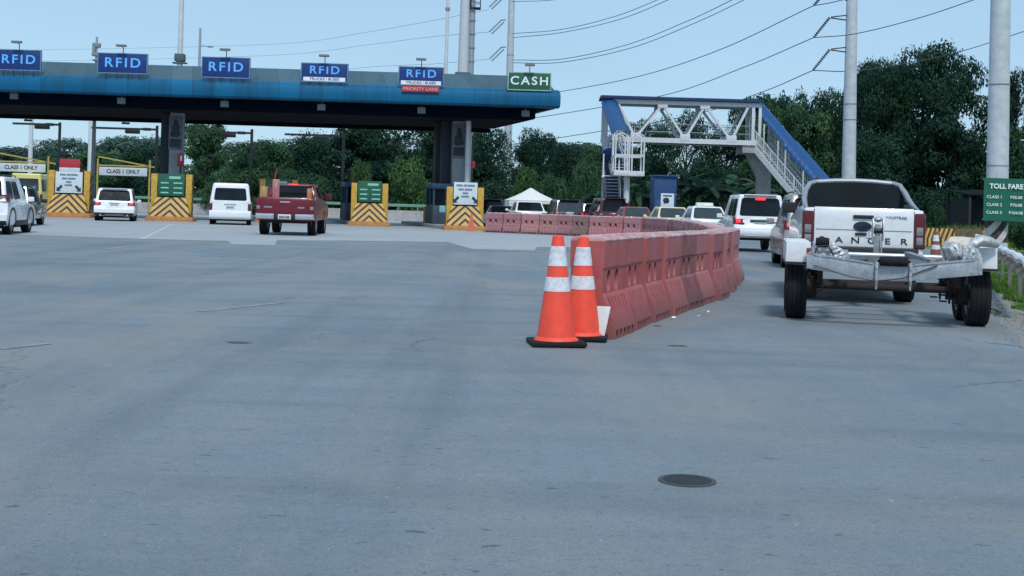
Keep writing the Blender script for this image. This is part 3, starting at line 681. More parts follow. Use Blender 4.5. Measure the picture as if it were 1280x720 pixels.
# ------------------------------------------------------------------ toll plaza canopy (a skewed roof over the lanes)
SK = .25
YF = 72.0                         # front lip of the canopy
XR = 2.55                         # its end over the cash lane
canopy = thing('toll_canopy', 'long blue-edged toll plaza canopy roof spanning all the lanes', 'canopy', (XR, YF, 0))
def CK(x, y, z): return (x-y*SK, y, z)
def cprism(name, prof, x0, x1, m, parent=canopy, bev=.0, smooth=30):
    b = MB(); n = 24; rings = []
    for i in range(n+1):
        x = x0+(x1-x0)*i/n; rings.append([CK(x, y, z) for y, z in prof])
    b.loft(rings)
    if bev: b.bevel(bev, 3, 50)
    return b.build(name, m, parent, smooth)
fas_m, nt_, b_ = nodes('canopy_fascia')
N_, L_ = nt_.nodes, nt_.links
def streaked(nt, b, colA, colB, dirt, sc=(.25, .25, 3)):
    N, L = nt.nodes, nt.links
    tc = N.new('ShaderNodeTexCoord'); mp = N.new('ShaderNodeMapping'); mp.inputs['Scale'].default_value = (1.2, .3, .12); L.new(tc.outputs['Object'], mp.inputs[0])
    n1 = N.new('ShaderNodeTexNoise'); n1.inputs['Scale'].default_value = 1.5; n1.inputs['Detail'].default_value = 8; L.new(mp.outputs[0], n1.inputs['Vector'])
    n2 = N.new('ShaderNodeTexNoise'); n2.inputs['Scale'].default_value = .25; n2.inputs['Detail'].default_value = 5; L.new(tc.outputs['Object'], n2.inputs['Vector'])
    m1 = N.new('ShaderNodeMix'); m1.data_type = 'RGBA'; m1.inputs[6].default_value = (*colA, 1); m1.inputs[7].default_value = (*colB, 1); L.new(n2.outputs['Fac'], m1.inputs[0])
    r = N.new('ShaderNodeMapRange'); r.inputs[1].default_value = .48; r.inputs[2].default_value = .75; r.inputs[4].default_value = .65; L.new(n1.outputs['Fac'], r.inputs[0])
    m2 = N.new('ShaderNodeMix'); m2.data_type = 'RGBA'; m2.inputs[7].default_value = (*dirt, 1); L.new(r.outputs[0], m2.inputs[0]); L.new(m1.outputs[2], m2.inputs[6])
    sx_ = N.new('ShaderNodeSeparateXYZ'); L.new(tc.outputs['Object'], sx_.inputs[0])
    q1 = N.new('ShaderNodeMath'); q1.operation = 'MULTIPLY_ADD'; q1.inputs[1].default_value = SK; L.new(sx_.outputs[1], q1.inputs[0]); L.new(sx_.outputs[0], q1.inputs[2])
    q2 = N.new('ShaderNodeMath'); q2.operation = 'DIVIDE'; q2.inputs[1].default_value = 1.22; L.new(q1.outputs[0], q2.inputs[0])
    q3 = N.new('ShaderNodeMath'); q3.operation = 'FRACT'; L.new(q2.outputs[0], q3.inputs[0]); q4 = N.new('ShaderNodeMath'); q4.operation = 'LESS_THAN'; q4.inputs[1].default_value = .035; L.new(q3.outputs[0], q4.inputs[0])
    fl = N.new('ShaderNodeMath'); fl.operation = 'FLOOR'; L.new(q2.outputs[0], fl.inputs[0]); wn_ = N.new('ShaderNodeTexWhiteNoise'); wn_.noise_dimensions = '1D'; L.new(fl.outputs[0], wn_.inputs['W'])
    pv = N.new('ShaderNodeMapRange'); pv.inputs[3].default_value = .84; pv.inputs[4].default_value = 1.14; L.new(wn_.outputs['Value'], pv.inputs[0])
    sc_ = N.new('ShaderNodeVectorMath'); sc_.operation = 'SCALE'; L.new(m2.outputs[2], sc_.inputs[0]); L.new(pv.outputs[0], sc_.inputs['Scale'])
    q5 = N.new('ShaderNodeMath'); q5.operation = 'MULTIPLY'; q5.inputs[1].default_value = .55; L.new(q4.outputs[0], q5.inputs[0])
    m3 = N.new('ShaderNodeMix'); m3.data_type = 'RGBA'; m3.inputs[7].default_value = (.01, .035, .06, 1); L.new(q5.outputs[0], m3.inputs[0]); L.new(sc_.outputs[0], m3.inputs[6])
    L.new(m3.outputs[2], b.inputs['Base Color']); b.inputs['Roughness'].default_value = .5; b.inputs['Specular IOR Level'].default_value = .25
streaked(nt_, b_, (.001, .098, .21), (.002, .130, .27), (.006, .068, .12))
slope_m, nt_, b_ = nodes('canopy_slope'); streaked(nt_, b_, (.045, .105, .135), (.075, .125, .15), (.02, .075, .12))
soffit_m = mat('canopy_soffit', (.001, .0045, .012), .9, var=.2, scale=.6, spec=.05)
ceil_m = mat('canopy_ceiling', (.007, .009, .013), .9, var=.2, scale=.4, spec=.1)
XL = -46.
cprism('roof_slope', [(.45, 8.02), (3.0, 9.05), (9.0, 9.05), (11.55, 8.02), (11.4, 7.7), (.6, 7.7)], -.25, XL, slope_m)
lip = [(.55, 7.0), (.18, 7.02), (.04, 7.12), (0, 7.3), (0, 7.62), (.05, 7.8), (.2, 7.94), (.5, 8.05), (.9, 8.0), (.9, 7.05)]
cprism('fascia', lip, 0, XL, fas_m)
cprism('rear_fascia', [(12-y, z) for y, z in lip], 0, XL, fas_m)
e = MB(); e.loft([[CK(x, y, z) for y, z in [(.9, 7.0), (.9, 8.0), (3.0, 8.9), (9, 8.9), (11.1, 8.0), (11.1, 7.0)]] for x in (-.3, -.05)]); e.build('end_panel', fas_m, canopy, 20)
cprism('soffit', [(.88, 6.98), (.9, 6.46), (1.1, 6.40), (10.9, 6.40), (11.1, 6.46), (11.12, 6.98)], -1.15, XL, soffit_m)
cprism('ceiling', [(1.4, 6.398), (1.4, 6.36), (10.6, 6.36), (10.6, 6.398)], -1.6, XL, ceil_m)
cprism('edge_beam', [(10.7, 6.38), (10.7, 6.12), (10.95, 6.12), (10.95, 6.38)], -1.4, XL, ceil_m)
# flood lamps under the lip, cameras under the rear edge
lamp_m = mat('lamp_housing', (.10, .15, .16), .5, var=.2)
for px, py in ((-75, 118), (18, 120), (152, 126), (281, 130), (402, 134), (527, 138), (657, 142)):
    p = at(px, py, YF+.72)-Vector((XR, YF, 0))
    b = MB(); b.box(p+Vector((0, 0, 0)), (.46, .24, .36), .04); b.box(p+Vector((0, .1, .25)), (.06, .06, .3)); b.build('flood_lamp', lamp_m, canopy)
for px, py in ((33, 143), (155, 147), (272, 150), (424, 155)):
    p = at(px, py, YF+11.0)-Vector((XR, YF, 0)); p.z = 6.02
    b = MB(); b.box(p+Vector((.12, 0, .02)), (.5, .16, .12), .02); b.tube(p, p+Vector((0, 0, .2)), .04, n=8); b.build('camera', dark_steel, canopy)
poster_m = mat('poster', (.12, .14, .18), .6, var=.35, scale=3)
poster_dark = mat('poster_dark', (.02, .025, .035), .6, var=.4, scale=5)
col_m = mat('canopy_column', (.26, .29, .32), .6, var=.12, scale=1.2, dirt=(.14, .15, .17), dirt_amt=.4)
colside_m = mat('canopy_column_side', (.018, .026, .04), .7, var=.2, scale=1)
def column(px, D, wd=.85, poster=True):
    g = foot(px, D)-Vector((XR, YF, 0))
    R = Matrix.Rotation(math.radians(12), 4, 'Z')
    b = MB(); b.box(g+Vector((0, .45, 3.2)), (wd, .9, 6.4), .04, R); cc = b.build('column', col_m, canopy)
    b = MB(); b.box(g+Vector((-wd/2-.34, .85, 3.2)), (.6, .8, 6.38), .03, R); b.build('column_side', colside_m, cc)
    if poster:
        b = MB(); b.box(g+Vector((.02, -.03, 5.15)), (wd*.92, .05, 2.0), .01, R); po = b.build('poster', poster_m, cc)
        b = MB(); b.blob((0, 0, 0), (.2, .34, .02), .35, 2.4, 3, int(px) % 9); b.blob((0, -.26, .0), (.3, .2, .018), .2, 2.4, 3, 4)
        me = b.mesh('poster_print', poster_dark); o = link('poster_print', me, po); o.location = g+Vector((.02, -.075, 5.35)); o.rotation_euler = (PI/2, 0, math.radians(12))
        b = MB(); b.box(g+Vector((0.03, -.065, 5.78)), (.2, .02, .26), .05, R); b.build('poster_print', poster_dark, po); b = MB(); b.box(g+Vector((.02, -.065, 4.55)), (wd*.75, .02, .5), .01, R); b.build('poster_print', poster_dark, po)
    return cc
column(216, YF+4.2); column(570, YF+4.0); column(-150, YF+4.4)
g = foot(582, YF+3.6)-Vector((XR, YF, 0))
b = MB(); b.tube(g, g+Vector((0, 0, 6.4)), .15, n=14); b.build('drain_pipe', white_steel, canopy)
# wide dark column beside the last island
g = foot(551, YF+6.4)-Vector((XR, YF, 0))
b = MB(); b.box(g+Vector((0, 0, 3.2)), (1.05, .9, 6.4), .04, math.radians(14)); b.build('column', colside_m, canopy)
# ------------------------------------------------------------------ signs standing on the canopy edge
frame_m = mat('sign_frame', (.10, .22, .36), .5, var=.1)
frame_g = mat('sign_frame_green', (.3, .42, .36), .5, var=.1)
def roof_sign(px0, px1, py0, py1, text, label, panel, ink, strip=None, red=None, frm=frame_m, size=.62):
    D = YF+.12
    A = at(px0, (py0+py1)/2, D); B = at(px1, (py0+py1)/2, D); top = at((px0+px1)/2, py0, D).z; bot = at((px0+px1)/2, py1, D).z
    wd = (B-A).length; ht = top-bot; ctr = (A+B)/2; lean = math.atan2(B.z-A.z, B.x-A.x)
    t = thing('lane_sign', label, 'sign', (ctr.x, D, bot), 0, 'lane signs along the canopy edge')
    b = MB(); b.box((0, 0, ht/2), (wd-.1, .10, ht-.1), .01); b.build('panel', panel, t)
    b = MB()
    for q in (-1, 1):
        b.box((q*(wd/2-.03), 0, ht/2), (.06, .14, ht), .008); b.box((0, 0, ht/2+q*(ht/2-.03)), (wd-.122, .14, .06), .008)
    b.build('frame', frm, t)
    zt = ht*.52 if not strip else ht*.62
    lettering(text, size*1.12, (0, -.06, zt), ink, t, .016, 1.12, 1.28)
    if strip:
        b = MB(); b.box((0, -.056, ht*.16), (wd*.88, .02, ht*.2)); s_ = b.build('strip', letter_white if True else 0, t)
        lettering(strip, .20, (0, -.072, ht*.16), sign_blue, s_, .012, 1.16, 1.0)
    if red:
        b = MB(); b.box((0, -.22, -.20), (wd*.82, .06, .32), .01); b.bar((-.7, -.19, -.1), (-.7, .0, .06), .04, .04); b.bar((.7, -.19, -.1), (.7, .0, .06), .04, .04); s_ = b.build('priority_strip', sign_red, t)
        lettering(red, .24, (0, -.256, -.20), mat('strip_ink', (.65, .35, .36), .5), s_, .012, 1.18, 1.0)
    for k in range(4):
        x = wd*(-.33+.22*k); dz = bot-7.95
        b = MB(); b.box((x, .02, -dz/2-.05), (.05, .05, dz+.2)); b.bar((x, .06, .05), (x, .75, -dz+.3), .04, .04); b.build('leg', dark_steel, t)
    b = MB(); b.tube((0, .03, ht), (0, .03, ht+.32), .025, n=8); b.bar((0, .03, ht+.30), (0, -.35, ht+.36), .03, .03); b.build('lamp_stem', dark_steel, t)
    b = MB(); b.box((0, -.38, ht+.38), (.56, .24, .13), .03); b.build('lamp_head', mat('lamp_head', (.16, .17, .17), .6), t)
    return t
roof_sign(-5, 52, 62, 88.5, 'RFID', 'blue RFID lane sign nearest the free end cut off by the frame', sign_blue, letter_blue)
roof_sign(122, 185, 66.5, 92.5, 'RFID', 'blue RFID lane sign between the small antenna mast and the first white mast', sign_blue, letter_blue, size=.66)
roof_sign(252, 313, 71.5, 98, 'RFID', 'blue RFID lane sign without strip, just beside the thin lamp post', sign_blue, letter_blue, size=.64)
roof_sign(376, 435.5, 79, 103, 'RFID', 'blue RFID sign with one pale strip below and no red strip', sign_blue, letter_blue, 'TRUCKS / BUSES', size=.55)
roof_sign(498, 555, 83.5, 107.5, 'RFID', 'blue RFID sign with a pale strip and a red priority strip below', sign_blue, letter_blue, 'TRUCKS / BUSES', 'PRIORITY LANE', size=.55)
roof_sign(634.5, 689, 90.5, 113.5, 'CASH', 'green CASH sign at the end of the canopy', sign_green, letter_white, frm=frame_g, size=.58)
# ------------------------------------------------------------------ crash blocks at the head of each island
def chevron_mat():
    m, nt, b = nodes('chevron'); N, L = nt.nodes, nt.links
    tc = N.new('ShaderNodeTexCoord'); sp_ = N.new('ShaderNodeSeparateXYZ'); L.new(tc.outputs['Object'], sp_.inputs[0])
    def mth(op, a, c=None, d=None):
        n = N.new('ShaderNodeMath'); n.operation = op
        for i, x in enumerate((a, c)):
            if x is None: continue
            if isinstance(x, (int, float)): n.inputs[i].default_value = x
            else: L.new(x, n.inputs[i])
        return n.outputs[0]
    ab = mth('ABSOLUTE', sp_.outputs[0]); s_ = mth('ADD', mth('MULTIPLY', ab, .92), mth('MULTIPLY', sp_.outputs[2], 1.0))
    nz = N.new('ShaderNodeTexNoise'); nz.inputs['Scale'].default_value = 6; L.new(tc.outputs['Object'], nz.inputs['Vector'])
    s2 = mth('ADD', s_, mth('MULTIPLY', mth('SUBTRACT', nz.outputs['Fac'], .5), .03))
    fr = mth('FRACT', mth('ADD', mth('MULTIPLY', s2, 1/.375), .22)); st = mth('GREATER_THAN', fr, .58)
    n1 = N.new('ShaderNodeTexNoise'); n1.inputs['Scale'].default_value = 3; n1.inputs['Detail'].default_value = 8; L.new(tc.outputs['Object'], n1.inputs['Vector'])
    r = N.new('ShaderNodeMapRange'); r.inputs[1].default_value = .4; r.inputs[2].default_value = .7; r.inputs[4].default_value = .55; L.new(n1.outputs['Fac'], r.inputs[0])
    a = N.new('ShaderNodeMix'); a.data_type = 'RGBA'; a.inputs[6].default_value = (.60, .37, .10, 1); a.inputs[7].default_value = (.4, .24, .09, 1); L.new(r.outputs[0], a.inputs[0])
    c = N.new('ShaderNodeMix'); c.data_type = 'RGBA'; c.inputs[7].default_value = (.035, .02, .015, 1); L.new(st, c.inputs[0]); L.new(a.outputs[2], c.inputs[6])
    L.new(c.outputs[2], b.inputs['Base Color']); b.inputs['Roughness'].default_value = .65; return m
chev = chevron_mat()
dark_hatch = mat('block_core', (.05, .04, .03), .8, var=.3)
def toll_block(px, py, board, label, wd=2.72, ht=2.62, red=False):
    g = ground(px, py)
    t = thing('toll_block', label, 'crash block', g, math.radians(7), 'striped crash blocks at the toll island heads')
    b = MB(); h = wd/2
    b.loft([[(-h, -.75, 0), (h, -.75, 0), (h, 1.2, 0), (-h, 1.2, 0)], [(-h*.96, -.72, .2), (h*.96, -.72, .2), (h*.96, 1.2, .2), (-h*.96, 1.2, .2)], [(-h*.86, -.55, .27), (h*.86, -.55, .27), (h*.86, 1.2, .27), (-h*.86, 1.2, .27)]])
    b.bevel(.03); b.build('skirt', orange_skirt, t)
    b = MB(); b.loft([[(-h*.86, -.545, .26), (h*.86, -.545, .26), (h*.86, 1.0, .26), (-h*.86, 1.0, .26)], [(-h*.62, .0, 1.32), (h*.62, .0, 1.32), (h*.62, 1.0, 1.32), (-h*.62, 1.0, 1.32)]])
    b.build('chevron_face', chev, t)
    for q in (-1, 1):
        b = MB(); b.box((q*h*.72, .42, (ht+.27)/2), (.34, .8, ht-.27), .03); b.build('post', yellow_block, t)
        b = MB()
        for k in range(4): b.box((q*(h*.72+.172), .42, .6+.55*k), (.006, .80, .22), rot=Matrix.Rotation(.6, 4, 'X'))
        b.build('side_stripes', letter_ink, t)
    b = MB(); b.box((0, .45, 1.8), (h*1.1, .5, 1.0)); b.build('core', dark_hatch, t)
    bw, bh = wd*.55, 1.22
    b = MB(); b.box((0, -.02, 1.40+bh/2), (bw, .05, bh), .01); bo = b.build('notice_board', sign_white if board == 'white' else sign_green, t)
    if board == 'white':
        b = MB()
        for z, ws in ((.44, (.34, .2, .38)), (.22, (.3, .42)), (.02, (.3,)), (-.16, (.42,))):
            x = -sum(ws)/2*1.12
            for w_ in ws: b.box((x+w_/2, -.05, 1.40+bh/2+z), (w_, .012, .10)); x += w_*1.15
        b.build('small_print', mat('print_grey', (.14, .2, .26), .6), bo)
        for q in (-1, 1):
            b = MB(); cx, cz = q*.52, 1.40+.26
            b.prism([(cx-q*.16, cz+.16), (cx-q*.08, cz+.2), (cx+q*.08, cz+.02), (cx+q*.15, cz+.09), (cx+q*.16, cz-.16), (cx-q*.09, cz-.16), (cx-q*.01, cz-.08), (cx-q*.17, cz+.09)], lambda u, v, w_: (u, w_, v), -.062, -.046)
            b.build('arrow', letter_ink, bo)
    else:
        b = MB()
        b.box((.18, -.05, 1.40+bh-.2), (.62, .012, .13))
        for k in range(3):
            z = 1.40+bh-.50-.27*k; b.box((-.36, -.05, z), (.42, .012, .07)); b.box((.36, -.05, z), (.48, .012, .07))
        b.build('small_print', mat('print_green', (.25, .6, .5), .5), bo)
    if red:
        b = MB(); b.box((-.05, .3, ht+.42), (1.15, .08, .5), .01); rb = b.build('red_board', sign_red, t)
        b = MB(); b.box((-.05, .3, ht+.02), (1.15, .08, .3), .01); b.build('white_board', sign_white, t)
    return t
toll_block(85, 271.5, 'white', 'striped crash block with white notice board and a red board above', 2.75, 2.70, True)
toll_block(213, 276.5, 'green', 'striped crash block with green fare board, beneath the poster column', 2.6, 2.62)
toll_block(347, 278.5, 'green', 'striped crash block almost hidden behind the red pickup', 2.6, 2.60)
toll_block(461, 282.5, 'green', 'striped crash block with green fare board, alone past the red pickup', 2.5, 2.5)
tb5 = toll_block(580.5, 288, 'white', 'striped crash block with white notice board next to the pink barriers', 2.35, 2.36)
# red scuff cloth on last block: a leaning red triangle marker
t = thing('warning_triangle', 'red warning plate propped at the foot of the last striped block', 'warning plate', ground(588, 289.5))
b = MB(); b.loft([[(-.2, 0, 0), (.24, 0, 0), (.2, .04, 0), (-.2, .04, 0)], [(-.12, .16, .4), (.16, .14, .4), (.16, .18, .4), (-.12, .2, .4)], [(-.02, .3, .95), (.08, .3, .95), (.08, .33, .95), (-.02, .33, .95)]]); b.build('plate', mat('faded_red', (.5, .1, .06), .6, var=.3, scale=6), t)
b = MB(); b.box((0, .2, .02), (.4, .3, .04), .01); b.build('foot', black_trim, t)
# ------------------------------------------------------------------ islands, booths and lane gear behind the blocks
booth_m = mat('booth_panel', (.035, .055, .075), .6, var=.25, scale=1.5)
booth_blue = mat('booth_blue', (.015, .06, .12), .5, var=.2)
cyan_m = mat('cyan_panel', (.18, .42, .50), .5, var=.1)
island_m = concrete
ord_ = ['first', 'second', 'third', 'fourth', 'fifth']
for i, (px, py) in enumerate(((85, 271.5), (213, 276.5), (347, 278.5), (461, 282.5), (580.5, 288))):
    g = ground(px, py)
    t = thing('toll_island', 'raised concrete toll island kerb behind the %s striped block' % ord_[i], 'traffic island', g, 0, 'raised toll islands')
    b = MB(); b.loft([[(x-y*SK, y, z) for x, y in ((-.85, 1.3), (.85, 1.3), (.85, 16), (-.85, 16))] for z in (0, .22)]); b.bevel(.04); b.build('kerb', concrete, t)
    y = 7.0; x = -y*SK
    t = thing('toll_booth', 'dark toll booth cabin with windows behind the %s striped block' % ord_[i], 'toll booth', g+Vector((x, y, .22)), math.radians(14), 'toll booths on the islands')
    b = MB(); b.box((0, 0, .55), (1.35, 2.4, 1.1), .04); b.build('cabin_base', booth_m, t)
    for q in (-1, 1):
        for yy in (-1.15, 0, 1.15): b = MB(); b.box((q*.62, yy, 1.6), (.1, .1, 1.0)); b.build('window_post', booth_blue, t)
    b = MB(); b.box((0, 0, 1.6), (1.22, 2.28, .96)); b.build('window_glass', glass_dark, t)
    b = MB(); b.box((0, 0, 2.25), (1.5, 2.6, .32), .05); b.build('roof', booth_blue, t)
    b = MB(); b.box((.1, -1.215, .9), (.75, .03, .4), .01); b.build('front_panel', cyan_m if i == 4 else booth_blue, t)
    # lane barrier arm machine
    t = thing('lane_barrier', 'boom barrier cabinet with raised arm on the %s toll island' % ord_[i], 'boom barrier', g+Vector((-2.9-.0, 12.0, .22)), math.radians(14), 'lane boom barriers')
    b = MB(); b.box((0, 0, .5), (.35, .35, 1.0), .04); b.build('cabinet', yellow_block, t)
    b = MB(); b.bar((.1, -.2, .95), (.5, -.2, 3.2), .05, .09); b.build('arm', mat('boom_red', (.45, .06, .06), .5), t)
# a short red signal lamp over some blocks
for px, py, lab in ((226, 200, 'small red lane signal on a post behind the second striped block'), (99, 209, 'small red lane signal beside the red board of the first block')):
    D = 76; p = at(px, py, D)
    t = thing('lane_signal', lab, 'signal', (p.x, D, 0), 0, 'red lane signals')
    b = MB(); b.tube((0, 0, .004), (0, 0, p.z+.4), .05, n=8); b.build('post', dark_steel, t)
    b = MB(); b.box((0, -.08, p.z), (.34, .16, .75), .03); b.build('signal_head', mat('signal_red', (.35, .02, .03), .4), t)
    b = MB(); b.box((.06, -.165, p.z+.1), (.1, .02, .3), .02); b.build('signal_face', letter_white, t)
# gantry arms behind the canopy
for i, (px, py, plen, drop) in enumerate(((75, 153, 59, 3), (196.5, 157, 82, 5), (315, 161.5, 78, 5), (430, 166, 74, 4))):
    D = 88; p = at(px, py, D); s_ = D/FOC
    t = thing('lane_gantry', 'dark cantilever gantry with reader box over the %s lane beyond the canopy' % ord_[i], 'gantry', (p.x, D, 0), 0, 'cantilever lane gantries')
    b = MB(); b.tube((0, 0, .0), (0, 0, p.z), .10, n=10); b.build('post', dark_steel, t)
    b = MB(); b.bar((0, 0, p.z-drop*s_), (-plen*s_, 0, p.z-drop*s_-.0), .12, .14); b.box((-.7, 0, p.z-drop*s_), (.5, .3, .2), .03); b.build('arm', dark_steel, t)
    b = MB(); b.box((-plen*s_*.37, -.05, p.z-drop*s_-.2), (.95, .4, .26), .04); b.build('reader_box', black_trim, t)
# height bars with their lane boards
for i, (px0, px1, py, y0) in enumerate(((-4, 57, 209.5, 190), (124, 184, 214.5, 195))):
    D = 93; A = at(px0, py, D); B = at(px1, py, D); s_ = D/FOC; z = (A.z+B.z)/2; wd = (B-A).length
    t = thing('height_bar', ['yellow height bar with white class board over the lane at the frame edge', 'yellow height bar with white class board over the lane before the second block'][i], 'height bar', ((A.x+B.x)/2, D, 0), 0, 'height bars over the class lanes')
    for q in (-1, 1):
        b = MB(); b.tube((q*(wd/2+.15), .1, -.0), (q*(wd/2+.15), .1, z+.9), .07, n=8); b.build('post', mat('bar_yellow', (.45, .36, .10), .6), t)
    b = MB(); b.bar((-wd/2-.15, .1, z+1.05), (wd/2+.7, .1, z+.35), .08, .1); b.bar((-wd/2-.15, .1, z+.42), (wd/2+.15, .1, z+.42), .08, .1); b.build('crossbar', mat('bar_yellow', (.45, .36, .10), .6), t)
    b = MB(); b.box((0, 0, z), (wd, .08, .60), .01); bo = b.build('lane_board', sign_white, t)
    lettering('CLASS 1 ONLY', .40, (0, -.05, z), letter_ink, bo, .02, .92)
# concrete lane divider with green rail far behind
for i, (px0, px1, D) in enumerate(((165, 262, 108), (472, 545, 100), (380, 425, 104))):
    A = foot(px0, D); B = foot(px1, D); ln = (B-A).length
    t = thing('lane_divider', ['pale concrete divider with green rail behind the second and third blocks', 'pale concrete divider with green rail behind the fourth and last blocks', 'pale concrete divider right behind the red pickup'][i], 'divider', (A+B)/2)
    b = MB(); b.loft([[(-ln/2, -.3, 0), (ln/2, -.3, 0), (ln/2, .3, 0), (-ln/2, .3, 0)], [(-ln/2, -.12, .5), (ln/2, -.12, .5), (ln/2, .12, .5), (-ln/2, .12, .5)], [(-ln/2, -.1, .85), (ln/2, -.1, .85), (ln/2, .1, .85), (-ln/2, .1, .85)]]); b.bevel(.03); b.build('block', concrete, t)
    b = MB(); b.box((0, 0, 1.25), (ln, .08, .22), .02)
    for k in range(int(ln/1.5)+1): b.box((-ln/2+k*1.5+.1, 0, 1.05), (.08, .06, .44))
    b.build('rail', mat('rail_green', (.16, .30, .22), .6, var=.2), t)
# ------------------------------------------------------------------ moulded plastic road barriers
def barrier_mat(name, cap=False):
    m, nt, b = nodes(name); N, L = nt.nodes, nt.links
    oi = N.new('ShaderNodeObjectInfo'); tc = N.new('ShaderNodeTexCoord')
    n1 = N.new('ShaderNodeTexNoise'); n1.inputs['Scale'].default_value = 3; n1.inputs['Detail'].default_value = 8; n1.inputs['Roughness'].default_value = .7
    ad = N.new('ShaderNodeVectorMath'); ad.operation = 'ADD'; L.new(tc.outputs['Object'], ad.inputs[0]); L.new(oi.outputs['Location'], ad.inputs[1]); L.new(ad.outputs[0], n1.inputs['Vector'])
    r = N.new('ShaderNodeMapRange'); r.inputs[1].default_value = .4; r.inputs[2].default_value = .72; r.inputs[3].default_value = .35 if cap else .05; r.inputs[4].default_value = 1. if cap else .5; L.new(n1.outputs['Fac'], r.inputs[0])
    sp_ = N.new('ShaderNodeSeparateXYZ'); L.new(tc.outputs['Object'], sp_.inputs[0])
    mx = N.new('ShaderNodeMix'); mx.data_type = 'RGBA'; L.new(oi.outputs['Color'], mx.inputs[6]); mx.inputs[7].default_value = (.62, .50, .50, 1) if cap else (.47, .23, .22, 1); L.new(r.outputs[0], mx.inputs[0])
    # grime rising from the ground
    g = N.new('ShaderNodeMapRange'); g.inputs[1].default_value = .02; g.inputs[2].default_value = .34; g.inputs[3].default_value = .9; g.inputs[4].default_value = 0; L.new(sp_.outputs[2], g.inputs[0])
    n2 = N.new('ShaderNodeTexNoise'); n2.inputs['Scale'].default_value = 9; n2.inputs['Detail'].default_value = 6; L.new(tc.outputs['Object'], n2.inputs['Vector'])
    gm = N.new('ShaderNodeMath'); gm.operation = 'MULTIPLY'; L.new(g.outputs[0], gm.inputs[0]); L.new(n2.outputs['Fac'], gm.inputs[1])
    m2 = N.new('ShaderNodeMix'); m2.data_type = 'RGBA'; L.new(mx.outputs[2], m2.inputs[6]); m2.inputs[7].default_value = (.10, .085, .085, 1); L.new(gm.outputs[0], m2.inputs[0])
    L.new(m2.outputs[2], b.inputs['Base Color']); b.inputs['Roughness'].default_value = .6; b.inputs['Specular IOR Level'].default_value = .35
    bp = N.new('ShaderNodeBump'); bp.inputs['Strength'].default_value = .25; bp.inputs['Distance'].default_value = .01; L.new(n2.outputs['Fac'], bp.inputs['Height']); L.new(bp.outputs[0], b.inputs['Normal'])
    return m
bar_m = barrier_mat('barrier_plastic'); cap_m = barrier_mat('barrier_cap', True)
BH, BL = 1.03, 1.0
def barrier_meshes():
    b = MB(); h = BL/2-.004
    prof = [(.30, .0), (.30, .11), (.185, .43), (.165, .455), (.165, .70), (.178, .72), (.178, .985)]
    slots = [capsule(x, .577, .15, .232) for x in (-.24, .09)]
    for q in (-1, 1):
        P = lambda t: prof
        # foot with fork pockets
        pocket_panel(b, [(-h, 0), (h, 0), (h, .11), (-h, .11)], [[(x-.055, .015), (x+.055, .015), (x+.055, .085), (x-.055, .085)] for x in (-.36, -.18, .0, .18, .36)], lambda u, v, w_, q=q: (u, q*(.30-w_), v), .12)
        def sl(u, v, w_, q=q):
            t = (v-.11)/.32; return (u, q*(.30-.115*t-w_*.94), v-w_*.34)
        pocket_panel(b, [(-h, .11), (h, .11), (h, .43), (-h, .43)], [[(x-.02, .285), (x+.02, .285), (x+.02, .41), (x-.02, .41)] for x in (-.36, -.22, -.08, .06, .2, .34)], sl, .06)
        b.face([(-h, q*.185, .43), (h, q*.185, .43), (h, q*.165, .455), (-h, q*.165, .455)])
        pocket_panel(b, [(-h, .455), (h, .455), (h, .70), (-h, .70)], slots, lambda u, v, w_, q=q: (u, q*(.165-w_), v+(.10*w_/.15)), .15)
        b.face([(-h, q*.165, .70), (h, q*.165, .70), (h, q*.178, .72), (-h, q*.178, .72)])
        b.face([(-h, q*.178, .72), (h, q*.178, .72), (h, q*.178, .985), (-h, q*.178, .985)])
    b.face([(-h, -.178, .985), (h, -.178, .985), (h, .178, .985), (-h, .178, .985)])
    for x in (-h, h):
        b.face([(x, y, z) for y, z in prof]+[(x, -y, z) for y, z in prof[::-1]])
    bmesh.ops.remove_doubles(b.bm, verts=b.bm.verts[:], dist=1e-5)
    for v in b.bm.verts:
        if v.co.z < .42: v.co.x *= .95+.03*(v.co.z > .3)
    body = b.mesh('barrier', bar_m, 30)
    b = MB(); prof = [(-.18, .982), (-.186, 1.0), (-.15, 1.028), (.15, 1.028), (.186, 1.0), (.18, .982)]
    for x0, x1 in ((-h+.02, -.20), (-.17, .16), (.19, h-.035)):
        b.loft([[(x, y, z) for y, z in prof] for x in (x0, x1)])
    for x in (-.36, .0, .34): b.box((x, 0, 1.03), (.12, .2, .022), .006)
    b.bevel(.01, 2, 30)
    return body, b.mesh('cap_ledge', cap_m, 30)
BB, BC = barrier_meshes()
ORD = ['first', 'second', 'third', 'fourth', 'fifth', 'sixth', 'seventh', 'eighth', 'ninth', 'tenth', 'eleventh', 'twelfth', 'thirteenth', 'fourteenth', 'fifteenth', 'sixteenth', 'seventeenth', 'eighteenth', 'nineteenth', 'twentieth']
ORD += ['twenty-'+x for x in ORD[:9]]+['thirtieth']+['thirty-'+x for x in ORD[:9]]+['fortieth']+['forty-'+x for x in ORD[:9]]+['fiftieth']+['fifty-'+x for x in ORD[:9]]
